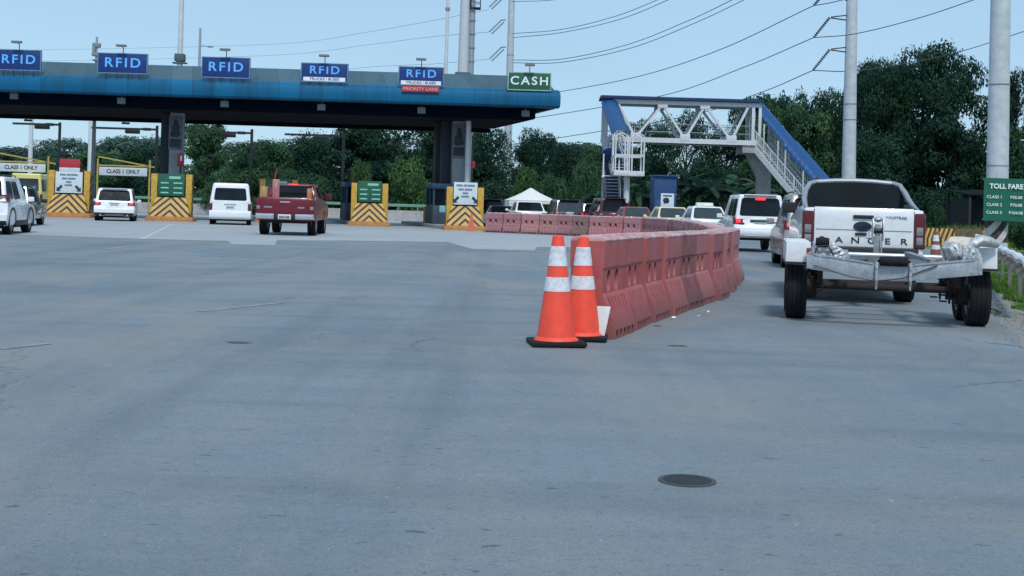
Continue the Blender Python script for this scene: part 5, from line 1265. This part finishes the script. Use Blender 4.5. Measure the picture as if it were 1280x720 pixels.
# ------------------------------------------------------------------ tall poles, masts and wires
def steel_pole(name, label, px, D, dia0, dia1, h, bands, ry=0, m=pole_steel):
    t = thing('steel_pole', label, 'power pole', foot(px, D), 0, 'tall steel power poles', ry=ry)
    b = MB(); k = 5; b.path([(0, 0, h*i/k) for i in range(k+1)], [(dia0+(dia1-dia0)*i/k)/2 for i in range(k+1)], 24); b.build('shaft', m, t)
    for z in bands:
        r = (dia0+(dia1-dia0)*z/h)/2; b = MB(); b.lathe([(r-.01, z-.03), (r+.025, z-.03), (r+.025, z+.03), (r-.01, z+.03)], n=24); b.build('joint_ring', grey_trim, t)
    return t
P1D, P2D = 82, 140
p1 = steel_pole('steel_pole', 'pale grey power pole carrying insulator strings beside the big dark tree', 1059.5, P1D, .96, .66, 17, (7.6, 8.6, 3.2), -.012)
p2 = steel_pole('steel_pole', 'slim distant power pole rising behind the CASH sign', 632.5, P2D, .98, .55, 34, (12, 18), -.004)
def insulator(a, c, parent, n=9, r=.09, off=Vector((0, 0, 0))):
    a, c = Vector(a), Vector(c); b = MB(); b.tube(a, c, .025, n=6)
    for i in range(n):
        p = a.lerp(c, (i+.5)/n); q = (c-a).normalized(); b.tube(p-q*.03, p+q*.03, r, r*.6, n=8)
    o = b.build('insulator_string', mat('insulator', (.10, .13, .15), .3), parent, 30)
    return o
def w2l(v, t): return t.matrix_basis.inverted() @ v
wire_ends = {}
for k, (ya, px0, py0, px1, py1) in enumerate(((-2, 1037, -16, 1017, 7), (22, 1037, 22, 1017, 47), (62, 1037, 62, 1016, 88))):
    a = at(1059, ya, P1D); i0 = at(px0, py0, P1D-.3); i1 = at(px1, py1, P1D-.5)
    b = MB()
    for dz in (-.12, .2): b.bar(w2l(Vector((a.x, a.y, a.z+dz-.05)), p1), w2l(i0+Vector((.1, 0, dz*.2)), p1), .07, .07)
    b.build('bracket_arm', dark_steel, p1)
    insulator(w2l(i0, p1), w2l(i1, p1), p1, 12, .11); wire_ends['a%d' % k] = i1
for k, (yy) in enumerate((-6, 25, 59)):
    for dx, dy in ((0, 0), (3, 2.5)):
        i0 = at(627+dx, yy+dy, P2D-.3); i1 = at(611.5+dx, yy+15+dy, P2D-.5)
        insulator(w2l(i0, p2), w2l(i1, p2), p2, 10, .12)
    a = at(632, yy, P2D); b = MB(); b.bar(w2l(a, p2), w2l(at(627, yy, P2D-.3), p2), .09, .09); b.build('bracket_arm', dark_steel, p2)
    wire_ends['b%d' % k] = at(611.5, yy+15, P2D-.5)
wire_m = mat('wire', (.05, .065, .08), .6)
def wire(pts, r0, r1, label, group='power lines', n=26):
    """pts: (px,py,D) knots, joined by a smooth hanging curve in space"""
    K = [at(*p) if not isinstance(p, Vector) else p for p in pts]
    K = [K[0]*2-K[1]]+K+[K[-1]*2-K[-2]]; out = []
    for i in range(1, len(K)-2):
        for j in range(n):
            t = j/n; a, b_, c, d = K[i-1], K[i], K[i+1], K[i+2]
            out.append(.5*((2*b_)+(c-a)*t+(2*a-5*b_+4*c-d)*t*t+(3*b_-a-3*c+d)*t*t*t))
    out.append(K[-2]); m = len(out)
    b = MB(); b.path(out, [r0+(r1-r0)*i/(m-1) for i in range(m)], 5)
    tag(b.build('power_line', wire_m, None, 60), label, 'wire', group)
wire([(641, 42, 138), (700, 37, 120), (770, 20, 100), (850, -12, 80)], .035, .022, 'upper wire of the top twin pair rising from the pole behind the CASH sign')
wire([(641, 47, 138), (700, 41, 120), (775, 24, 100), (858, -10, 80)], .035, .022, 'lower wire of the top twin pair rising from the pole behind the CASH sign')
wire([(641, 75, 138), (700, 74, 122), (780, 57, 105), (860, 26, 88), (935, -10, 75)], .035, .022, 'upper wire of the second twin pair sweeping up past the footbridge roof')
wire([(641, 78.5, 138), (700, 78, 122), (785, 61, 105), (868, 29, 88), (950, -10, 75)], .035, .022, 'lower wire of the second twin pair sweeping up past the footbridge roof')
wire([(640, 2, 138), (690, 0, 130), (740, -10, 120)], .03, .03, 'faint wire at the very top beside the pole behind the CASH sign')
wire([(634, 122, 140), (697, 115, 127), (800, 95, 113), (900, 62, 97), wire_ends['a0']], .035, .03, 'single wire from above the canopy end to the topmost insulator string')
wire([(634, 151, 140), (690, 144, 127), (830, 119, 112), (930, 84, 98), wire_ends['a1']], .035, .03, 'single wire passing over the footbridge to the middle insulator string')
wire([(634, 181, 140), (700, 172, 126), (860, 145, 110), (950, 116, 96), wire_ends['a2']], .035, .03, 'lowest single wire passing behind the footbridge roof to the bottom insulator string')
wire([wire_ends['a0'], (1040, 3, 81), (1075, -6, 80)], .03, .03, 'wire jumper leaving the topmost insulator string')
wire([wire_ends['a1'], (1070, 42, 80), (1150, 22, 74), (1228, -4, 66)], .03, .025, 'wire climbing from the middle insulator string over the big dark tree')
wire([wire_ends['a2'], (1070, 88.5, 84), (1150, 76, 88), (1204, 63.5, 86), (1290, 36, 76)], .03, .025, 'wire passing from the bottom insulator string behind the big dark tree')
for k, (y0, y1, y2) in enumerate(((20, 40, 52), (40, 56, 66), (74, 84, 92))):
    wire([wire_ends['b%d' % k] if k else at(611, 12, 139), (540, y0+6, 150), (460, y1, 165), (360, y2+2, 185), (180, y2+8, 215), (-60, y2+12, 250)], .02, .016, ['topmost', 'middle', 'lowest'][k]+' faint far wire leaving the insulators over the canopy')
def mast(label, px, py_top, D, r0, r1, cat='mast', name='white_mast', m=white_steel, extra=None, ry=0, z0=0):
    p = at(px, py_top, D); t = thing(name, label, cat, foot(px, D) if not z0 else Vector((p.x, D, z0)), 0, ry=ry); h = p.z-z0
    b = MB(); b.path([(0, 0, 0), (0, 0, h*.5), (0, 0, h)], [r0, (r0+r1)/2, r1], 14); b.build('pole', m, t)
    return t, h
t, h = mast('white mast with a dark bracket rising between two RFID signs', 219, -8, 84, .24, .15)
z = at(219, 72, 84).z; b = MB(); b.box((0, 0, z), (.62, .62, .5), .05); b.box((0, 0, z-.35), (.9, .5, .08), .01); b.build('bracket', mat('bracket_dark', (.08, .11, .12), .6), t)
t, h = mast('slim white mast that tapers, standing behind the sign with the red strip', 551.5, -6, 90, .18, .10)
z = at(551, 11, 90).z; b = MB(); b.lathe([(.11, z-.1), (.17, z-.1), (.17, z+.1), (.11, z+.1)], n=14); b.build('collar', grey_trim, t)
t, h = mast('broad whitish mast beside the grey pole with the platform', 573, -8, 92, .5, .32, m=mat('mast_white', (.55, .57, .60), .6, var=.06))
z = at(573, 93, 92).z; b = MB(); b.box((0, 0, z), (1.1, .9, .28), .04); b.bar((-.3, -.3, z), (.9, -.8, z-1.2), .08, .08); b.build('bracket', mat('bracket_dark', (.08, .11, .12), .6), t)
t, h = mast('grey pole with joint rings and a dark platform at its head', 582.5, -6, 94, .26, .22, m=galv)
z = at(583, 6, 94).z
b = MB(); b.box((.1, 0, z-.25), (1.0, .9, .08), .01)
for x in (-.38, .58):
    for y in (-.4, .4): b.box((x, y, z+.15), (.05, .05, .8))
for zz in (.15, .55):
    for y in (-.4, .4): b.box((.1, y, z+zz), (1.0, .04, .05))
b.box((-.25, -.1, z+.1), (.3, .4, .6), .03); b.build('platform', dark_steel, t)
b = MB()
for k in range(6): b.lathe([(.24, z-1.2-1.0*k), (.28, z-1.2-1.0*k), (.28, z-1.12-1.0*k), (.24, z-1.12-1.0*k)], n=12)
b.build('joint_ring', grey_trim, t)
t, h = mast('lamp post with one short arm beside the third blue RFID sign', 250.5, 35, 80, .09, .07, 'lamp post', 'lamp_post', galv, z0=9.05)
b = MB(); b.bar((0, 0, at(250, 57, 80).z-9.05), (.6, 0, at(250, 58, 80).z-9.05), .06, .06); b.build('arm', galv, t)
b = MB(); b.box((.65, 0, at(250, 58, 80).z-9.05), (.34, .18, .09), .02); b.build('lamp_head', grey_trim, t)
t, h = mast('short grey mast with a cluster of antennas beside the second RFID sign', 114.5, 46, 84, .17, .07, 'antenna mast', 'antenna_mast', galv)
z0 = at(114, 75, 84).z
b = MB(); b.box((0, 0, h-.55), (.5, .3, .3), .04); b.box((0, 0, h-1.15), (.55, .35, .22), .04); b.box((-.15, 0, h-.85), (.2, .3, .45), .04); b.lathe([(.1, h-1.6), (.26, h-1.55), (.26, h-1.5), (.1, h-1.45)], n=14); b.build('antenna', mat('antenna_grey', (.22, .25, .26), .6), t)
t, h = mast('pale pole seen below the canopy beside the first lane gantry', 36, 138, 105, .2, .16)
b = MB(); b.bar((0, 0, h-2.4), (.9, 0, h-2.45), .07, .07); b.build('arm', galv, t)
t, h = mast('pale thick pole seen below the canopy behind the white notice block', 111.5, 120, 108, .26, .24)
t, h = mast('thin post with small red flag-like lamp behind the drain pipe', 588.5, 178, 100, .05, .04, 'post', 'thin_post', dark_steel)
b = MB(); b.box((.08, -.05, at(589, 206, 100).z), (.22, .1, .55), .03); b.build('red_lamp', mat('signal_red', (.35, .02, .03), .4), t)
# ------------------------------------------------------------------ vegetation
def leaf_mat(name, dark, mid, light, haze=0.):
    m, nt, b = nodes(name); N, L = nt.nodes, nt.links
    tc = N.new('ShaderNodeTexCoord'); oi = N.new('ShaderNodeObjectInfo')
    n1 = N.new('ShaderNodeTexNoise'); n1.inputs['Scale'].default_value = 3.2; n1.inputs['Detail'].default_value = 4; L.new(tc.outputs['Object'], n1.inputs['Vector'])
    n2 = N.new('ShaderNodeTexNoise'); n2.inputs['Scale'].default_value = 30; n2.inputs['Detail'].default_value = 2; L.new(tc.outputs['Object'], n2.inputs['Vector'])
    cr = N.new('ShaderNodeValToRGB'); e = cr.color_ramp.elements; e[0].position = .36; e[0].color = (*dark, 1); e[1].position = .66; e[1].color = (*light, 1); k = e.new(.52); k.color = (*mid, 1)
    a = N.new('ShaderNodeMath'); a.operation = 'MULTIPLY_ADD'; a.inputs[1].default_value = .5; L.new(n2.outputs['Fac'], a.inputs[0]); 
    h = N.new('ShaderNodeMath'); h.operation = 'MULTIPLY'; h.inputs[1].default_value = .5; L.new(n1.outputs['Fac'], h.inputs[0]); L.new(h.outputs[0], a.inputs[2])
    L.new(a.outputs[0], cr.inputs[0])
    r = N.new('ShaderNodeMapRange'); r.inputs[3].default_value = .75; r.inputs[4].default_value = 1.3; L.new(oi.outputs['Random'], r.inputs[0])
    s_ = N.new('ShaderNodeVectorMath'); s_.operation = 'SCALE'; L.new(cr.outputs[0], s_.inputs[0]); L.new(r.outputs[0], s_.inputs['Scale'])
    L.new(s_.outputs[0], b.inputs['Base Color']); b.inputs['Roughness'].default_value = .7; b.inputs['Specular IOR Level'].default_value = .12
    tr = N.new('ShaderNodeBsdfTranslucent'); L.new(s_.outputs[0], tr.inputs['Color']); mx = N.new('ShaderNodeMixShader'); mx.inputs[0].default_value = .22
    L.new(b.outputs[0], mx.inputs[1]); L.new(tr.outputs[0], mx.inputs[2]); L.new(mx.outputs[0], nt.nodes['Material Output'].inputs['Surface'])
    return m
leaf_dark = leaf_mat('leaf_dark', (.007, .026, .020), (.019, .055, .035), (.060, .128, .056))
leaf_mid = leaf_mat('leaf_mid', (.015, .045, .028), (.042, .100, .048), (.10, .19, .066))
leaf_light = leaf_mat('leaf_light', (.024, .062, .026), (.06, .130, .042), (.115, .20, .062))
leaf_far = leaf_mat('leaf_far', (.042, .092, .085), (.070, .135, .106), (.105, .185, .125))  # distance haze painted into the leaf colour: paler and bluer
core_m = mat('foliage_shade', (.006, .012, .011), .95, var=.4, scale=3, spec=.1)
bark = mat('bark', (.07, .06, .05), .9, var=.4, scale=6, bump=.5)
def crown_mesh(seed, n_lobes=22, n_leaf=9000, leaf=.045, flat=.75, spread=.62, lobe=(.26, .42), core=True, layered=0.):
    """crown in a unit half-width box: x,y in -1..1, z in 0..2*flat"""
    R = random.Random(seed); lobes = []
    for i in range(n_lobes):
        a = R.uniform(0, 2*PI); r = spread*math.sqrt(R.random()); t = R.random()
        if layered:
            zz = R.uniform(-.95, .92); z = flat*(1+zz*.92); r = spread*math.sqrt(R.uniform(.12, 1))*(1-max(0, zz)**2.6)**.5; sz = layered
        else:
            zz = R.uniform(-.75, .86); z = flat*(1+zz*.9); r *= math.sqrt(1-max(0, zz)**2); sz = .85
        s = R.uniform(*lobe); lobes.append((Vector((r*math.cos(a), r*math.sin(a), z)), Vector((s, s, s*sz))))
    V, F = [], []
    vol = [l[1].x**2 for l in lobes]
    for i in range(n_leaf):
        c, s = R.choices(lobes, vol)[0]
        d = Vector((R.gauss(0, 1), R.gauss(0, 1), R.gauss(0, 1)+.15)).normalized()
        k = 1-abs(R.gauss(0, .16)) if R.random() < .8 else 1+abs(R.gauss(0, .10))
        nz = 1+.35*noise.noise(d*2.6+c*5)
        p = c+Vector((d.x*s.x, d.y*s.y, d.z*s.z))*k*nz
        nrm = (d+Vector((R.gauss(0, .5), R.gauss(0, .5), R.gauss(0, .5)+.35))).normalized()
        u = nrm.orthogonal().normalized(); u = Matrix.Rotation(R.uniform(0, 2*PI), 3, nrm) @ u; v = nrm.cross(u)
        l = leaf*R.uniform(.6, 1.35); w_ = l*R.uniform(.42, .7)
        o = len(V); V += [p-u*l, p+v*w_-nrm*l*.12, p+u*l-nrm*l*.25, p-v*w_-nrm*l*.12]; F.append((o, o+1, o+2, o+3))
    me = bpy.data.meshes.new('crown'); nf = len(F)
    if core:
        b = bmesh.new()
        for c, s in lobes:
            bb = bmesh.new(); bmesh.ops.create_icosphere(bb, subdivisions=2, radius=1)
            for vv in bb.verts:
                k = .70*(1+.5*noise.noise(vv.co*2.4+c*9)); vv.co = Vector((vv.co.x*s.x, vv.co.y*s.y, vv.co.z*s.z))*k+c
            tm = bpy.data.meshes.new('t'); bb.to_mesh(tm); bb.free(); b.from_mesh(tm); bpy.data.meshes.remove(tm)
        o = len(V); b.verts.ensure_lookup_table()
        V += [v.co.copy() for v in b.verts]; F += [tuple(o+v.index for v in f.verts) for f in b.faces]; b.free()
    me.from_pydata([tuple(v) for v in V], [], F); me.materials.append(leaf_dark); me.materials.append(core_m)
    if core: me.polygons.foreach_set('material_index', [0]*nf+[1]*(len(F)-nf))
    return me
CROWNS = {}
def crown(kind, var, m):
    k = (kind, var, m.name)
    if k not in CROWNS:
        base = (kind, var)
        if base not in CROWNS:
            CROWNS[base] = dict(tree=lambda s: crown_mesh(s, 38, 22000, .022+.004*(s%3), spread=.74, lobe=(.17, .36), layered=.5+.12*(s%4)), big=lambda s: crown_mesh(s, 95, 52000, .016, .62, .86, (.14, .26), layered=.42),
                                bush=lambda s: crown_mesh(s, 18, 11000, .036, .6, .64, (.28, .45)), airy=lambda s: crown_mesh(s, 30, 9000, .027, .85, .62, (.15, .28), core=False))[kind](var*17+3)
        me = CROWNS[base].copy(); me.materials[0] = m; CROWNS[k] = me
    return CROWNS[k]
def tree(label, px, top, hw_px, D, m, kind='tree', var=0, low=.12, group=None, name='broadleaf_tree', cat='tree'):
    if kind in ('tree', 'airy'): hw_px *= 1.5
    g = foot(px, D); H_ = at(px, top, D).z; hw = hw_px*D/FOC
    R = random.Random(px*13+D)
    t = thing(name, label, cat, g, R.uniform(0, 6.28), group)
    flat = {'tree': .75, 'big': .62, 'bush': .6, 'airy': .85}[kind]
    me = crown(kind, var, m)
    top_z = max(v.co.z for v in me.vertices)
    z0 = H_*low; sc = (H_-z0)/top_z
    cr = link('crown', me, t); cr.location = (0, 0, z0); cr.scale = (hw/1.0, hw/1.0*R.uniform(.8, 1.0), sc)
    b = MB(); th = max(.08, H_*.018)
    b.path([(0, 0, -.05), (th*.3, 0, H_*.2), (-th*.4, th*.2, H_*.45), (0, 0, H_*.72)], [th*1.3, th, th*.8, th*.4], 10)
    for i in range(5):
        a = 2*PI*i/5+R.uniform(-.4, .4); z = H_*(.25+.06*i); e = hw*.55
        b.path([(0, 0, z), (math.cos(a)*e*.5, math.sin(a)*e*.5, z+H_*.14), (math.cos(a)*e, math.sin(a)*e, z+H_*.24)], [th*.55, th*.4, th*.2], 7)
    b.build('trunk', bark, t)
    return t
BG = 'hazy trees far behind the toll lanes'
far_lab = 'hazy far tree in the row behind the toll lanes'
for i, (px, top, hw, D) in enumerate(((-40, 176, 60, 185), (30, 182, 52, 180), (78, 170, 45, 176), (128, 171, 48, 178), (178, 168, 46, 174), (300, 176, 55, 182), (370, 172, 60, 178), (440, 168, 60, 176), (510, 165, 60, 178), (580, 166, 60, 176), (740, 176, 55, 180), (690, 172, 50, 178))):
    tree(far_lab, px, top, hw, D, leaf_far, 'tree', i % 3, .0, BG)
MG = 'green trees in the belt behind the canopy'
mid_lab = 'green broadleaf tree in the belt behind the toll canopy'
for i, (px, top, hw, D, m) in enumerate(((60, 190, 40, 140, leaf_mid), (140, 186, 42, 138, leaf_mid), (190, 182, 34, 136, leaf_dark), (345, 172, 46, 134, leaf_mid), (405, 158, 46, 132, leaf_dark), (460, 150, 46, 130, leaf_dark), (515, 148, 46, 132, leaf_dark), (600, 152, 44, 130, leaf_dark), (560, 150, 40, 136, leaf_mid))):
    tree(mid_lab, px, top, hw, D, m, 'tree', i % 4, .02, MG)
tree('tall rounded tree rising behind the poster column of the canopy', 255, 149, 26, 120, leaf_mid, 'tree', 1, .06)
tree('broad green tree leaning out behind the white passenger van', 322, 172, 40, 112, leaf_mid, 'tree', 2, .04)
tree('dark tree top showing against the sky past the canopy end', 668, 158, 34, 125, leaf_dark, 'tree', 3, .03)
tree('dark tree sloping down towards the footbridge from the canopy end', 712, 174, 32, 122, leaf_dark, 'tree', 0, .03)
tree('low dark tree directly behind the blue stair roof of the footbridge', 748, 182, 26, 110, leaf_mid, 'tree', 1, .03)
tree('dark tree visible through the first truss bay of the footbridge', 796, 146, 30, 122, leaf_dark, 'tree', 2, .03)
tree('dark tree filling the middle truss bay of the footbridge', 856, 135, 34, 118, leaf_dark, 'tree', 3, .02)
tree('dark tree visible under the last truss bay of the footbridge', 905, 150, 32, 116, leaf_dark, 'tree', 0, .02)
tree('tree with rounded top at the far end of the footbridge roof', 942, 118, 30, 114, leaf_mid, 'tree', 1, .03)
tree('tree filling the gap under the middle of the far stair roof', 962, 112, 30, 120, leaf_dark, 'tree', 1, .02)
tree('tall dark tree standing directly behind the insulator pole', 1062, 92, 34, 118, leaf_dark, 'tree', 2, .02)
tree('airy feathery tree top between the footbridge and the insulator pole', 985, 106, 30, 124, leaf_mid, 'airy', 0, .05)
tree('dense tree behind the blue far stair of the footbridge', 986, 128, 40, 110, leaf_mid, 'tree', 2, .02)
tree('leafy tree just beside the insulator pole', 1030, 106, 32, 116, leaf_dark, 'tree', 3, .02)
tree('very large spreading dark tree that dominates the verge between both poles', 1150, 50, 104, 104, leaf_dark, 'big', 0, .0)
tree('broad dark tree whose crown reaches across to the insulator pole', 1102, 68, 62, 108, leaf_dark, 'big', 1, .0)
tree('dark lower tree at the foot of the huge spreading tree', 1098, 150, 48, 98, leaf_dark, 'tree', 0, .01)
tree('dark lower tree between the huge spreading tree and the fare board', 1190, 140, 52, 98, leaf_dark, 'tree', 1, .01)
tree('dark tree behind the thick pole at the frame edge', 1282, 82, 60, 100, leaf_dark, 'big', 0, .02)
tree('green tree low behind the fare board at the frame edge', 1300, 150, 60, 92, leaf_mid, 'tree', 2, .02)
SG = 'bushes in front of the tree belt'
for i, (px, top, hw, D, m, lab) in enumerate(((450, 195, 20, 112, leaf_light, 'pale green bushy tree behind the fourth striped block'), (510, 188, 32, 114, leaf_light, 'wide pale green bushy tree beside the dark canopy column'), (655, 204, 24, 106, leaf_light, 'bright green bush directly behind the white tent peak'), (690, 214, 28, 104, leaf_mid, 'mid green bush between the tent and the footbridge stair'),
        (735, 190, 26, 100, leaf_mid, 'tall bush crowding the blue stair of the footbridge'), (278, 205, 34, 108, leaf_mid, 'rounded bush behind the white passenger van'), (390, 214, 40, 110, leaf_mid, 'wide bush behind the red pickup cab'), (1000, 195, 26, 96, leaf_mid, 'bush under the far stair of the footbridge'), (1040, 215, 34, 92, leaf_dark, 'dark bush behind the cab of the white pickup'),
        (1110, 232, 44, 90, leaf_dark, 'low dark shrub behind the cab roof of the white pickup'), (1180, 228, 40, 88, leaf_dark, 'low dark shrub beside the open shed'), (1168, 252, 16, 74, leaf_mid, 'small bush with a pale twig beside the striped concrete barriers'), (1275, 268, 30, 62, leaf_mid, 'grassy bush low beneath the fare board'), (100, 222, 60, 125, leaf_dark, 'dark bush behind the class lane boards'), (200, 215, 50, 126, leaf_dark, 'dark bush between the first and second striped blocks'), (20, 222, 60, 128, leaf_dark, 'dark bush behind the yellow van'), (330, 225, 50, 124, leaf_dark, 'dark bush beyond the lane with the passenger van'), (560, 215, 60, 120, leaf_dark, 'dark bush behind the last toll booth'), (620, 222, 40, 118, leaf_dark, 'dark bush beside the white tent'), (800, 215, 40, 98, leaf_dark, 'dark bush behind the caged stair landing'), (880, 200, 46, 100, leaf_dark, 'dark bush behind the banana plants'), (945, 200, 40, 100, leaf_dark, 'dark bush behind the concrete footbridge pier'))):
    tree(lab, px, top, hw, D, m, 'bush', i % 3, .0, SG, 'bush', 'bush')
# banana plants under the bridge
ban_m = leaf_mat('banana_leaf', (.012, .038, .024), (.032, .075, .040), (.07, .125, .065))
ban_dry = leaf_mat('banana_dry', (.05, .05, .032), (.085, .085, .058), (.13, .125, .09))
def banana(label, px, top, D, seed, n=9, dry=1):
    g = foot(px, D); Ht = at(px, top, D).z; R = random.Random(seed)
    t = thing('banana_plant', label, 'banana plant', g, R.uniform(0, 6), 'banana plants beneath the footbridge')
    b = MB(); b.path([(0, 0, 0), (.04, 0, Ht*.3), (0, .03, Ht*.55)], [.14, .11, .07], 10); b.build('stem', mat('banana_stem', (.09, .12, .05), .7, var=.3), t)
    for i in range(n):
        a = 2*PI*i/n+R.uniform(-.5, .5); ln_ = Ht*R.uniform(.55, .85); up = R.uniform(.5, 1.0); wd = R.uniform(.24, .36); droop = R.uniform(.35, 1.0)
        b = MB(); pts = []; m = 14
        for j in range(m+1):
            s_ = j/m; r = ln_*(s_*.95); z = Ht*.55+ln_*(up*s_-(up*.55+droop*.75)*s_**2.2)
            pts.append(Vector((math.cos(a)*r, math.sin(a)*r, z)))
        sd = Vector((-math.sin(a), math.cos(a), 0)); tw = R.uniform(-.5, .5)
        prev = None
        for j, p in enumerate(pts):
            s_ = j/m; w_ = wd*math.sin(PI*min(1, .06+s_*.94))**.6*(1 if s_ < .96 else .5)
            rag = 1+.25*noise.noise(Vector((j*1.7, seed, i)))
            off = Vector((0, 0, -w_*.35)); sw = sd*math.cos(tw)+Vector((0, 0, math.sin(tw)))
            cur = [b.bm.verts.new(p-sw*w_*rag+off), b.bm.verts.new(p), b.bm.verts.new(p+sw*w_*rag+off)]
            if prev:
                b.bm.faces.new((prev[0], cur[0], cur[1], prev[1])); b.bm.faces.new((prev[1], cur[1], cur[2], prev[2]))
            prev = cur
        b.build('leaf', ban_dry if i < dry else ban_m, t, 60, False)
for i, (px, top, D, lab) in enumerate(((812, 196, 88, 'banana plant just behind the caged stair landing'), (850, 190, 86, 'banana plant above the blue guard booth'), (873, 200, 84, 'banana plant with wide leaves next to the guard booth'), (905, 196, 87, 'banana plant between the guard booth and the concrete pier'), (925, 208, 84, 'banana plant with a dry leaf near the concrete pier'), (978, 205, 86, 'banana plant between the concrete pier and the far stair'), (790, 215, 84, 'low banana plant beside the white landing post'), (745, 224, 86, 'low banana plant beside the blue lower stair'))):
    banana(lab, px, top, D, i*7+1, 10, 1 if i in (4, 3) else 0)
# grass on the verge
gm = leaf_mat('grass_blade', (.05, .105, .02), (.085, .17, .03), (.14, .23, .05))
gp = leaf_mat('grass_pale', (.085, .12, .035), (.13, .17, .05), (.2, .22, .085))
def blades(name, pts_fn, n, h, m, seed, wd=.012):
    R = random.Random(seed); V, F = [], []
    for i in range(n):
        q = pts_fn(R)
        if q is None: continue
        x, y = q; hh = h*R.uniform(.5, 1.3)*(.6+.8*noise.noise(Vector((x*.6, y*.6, 2)))+.3); a = R.uniform(0, PI); w_ = wd*R.uniform(.7, 1.4)*(1+y*.02); lx, ly = R.gauss(0, hh*.35), R.gauss(0, hh*.35)
        if hh < .02: continue
        o = len(V); V += [(x-math.cos(a)*w_, y-math.sin(a)*w_, 0), (x+math.cos(a)*w_, y+math.sin(a)*w_, 0), (x+lx, y+ly, hh)]; F.append((o, o+1, o+2))
    me = bpy.data.meshes.new(name); me.from_pydata(V, [], F); me.materials.append(m)
    return tag(link(name, me), {'grass': 'short green grass on the verge beside the guardrail', 'tall_grass': 'pale tall grass beyond the guardrail under the trees'}[name], 'grass', kind='stuff')
def edge_x(y):
    for (x0, y0), (x1, y1) in zip(verge_edge, verge_edge[1:]):
        if y0 <= y <= y1: return x0+(x1-x0)*(y-y0)/(y1-y0)
    return 99
def p_near(R):
    y = 14+42*R.random()**1.5; x = edge_x(y)+ (R.random()**1.4)*7 - .1 + .35*noise.noise(Vector((y*.9, 3, 1)))
    if noise.noise(Vector((x*.5, y*.35, 5))) < -.28: return None
    return (x, y)
blades('grass', p_near, 60000, .10, gm, 3)
def p_far(R):
    y = R.uniform(66.5, 92); return (R.uniform(.245, .46)*y+R.uniform(-1, 1), y)
blades('tall_grass', p_far, 45000, .75, gp, 5, .03)

# loose stones on the dirt shoulder
R = random.Random(31); b = MB(); gb = bmesh.new()
V, F = [], []
for i in range(3000):
    y = 12+34*R.random()**1.4; x0 = edge_x(y)-1.0*R.random()**1.6+.1
    r = R.uniform(.005, .013)*(1+.02*y)*(1.8 if R.random() < .06 else 1); o = len(V); z = .004
    pts = [(math.cos(a)*r*R.uniform(.7, 1.2), math.sin(a)*r*R.uniform(.7, 1.2)) for a in (0, 1.25, 2.5, 3.8, 5.0)]
    V += [(x0+px_, y+py_, z) for px_, py_ in pts]+[(x0+px_*.5, y+py_*.5, z+r*R.uniform(.5, .9)) for px_, py_ in pts]
    F += [(o+k, o+(k+1) % 5, o+5+(k+1) % 5, o+5+k) for k in range(5)]+[(o+5, o+6, o+7, o+8, o+9)]
me = bpy.data.meshes.new('gravel'); me.from_pydata(V, [], F); me.materials.append(mat('gravel_stone', (.22, .21, .195), .9, var=.35, scale=8))
tag(link('gravel', me), 'loose pale stones scattered along the dirt shoulder', 'gravel', kind='stuff')
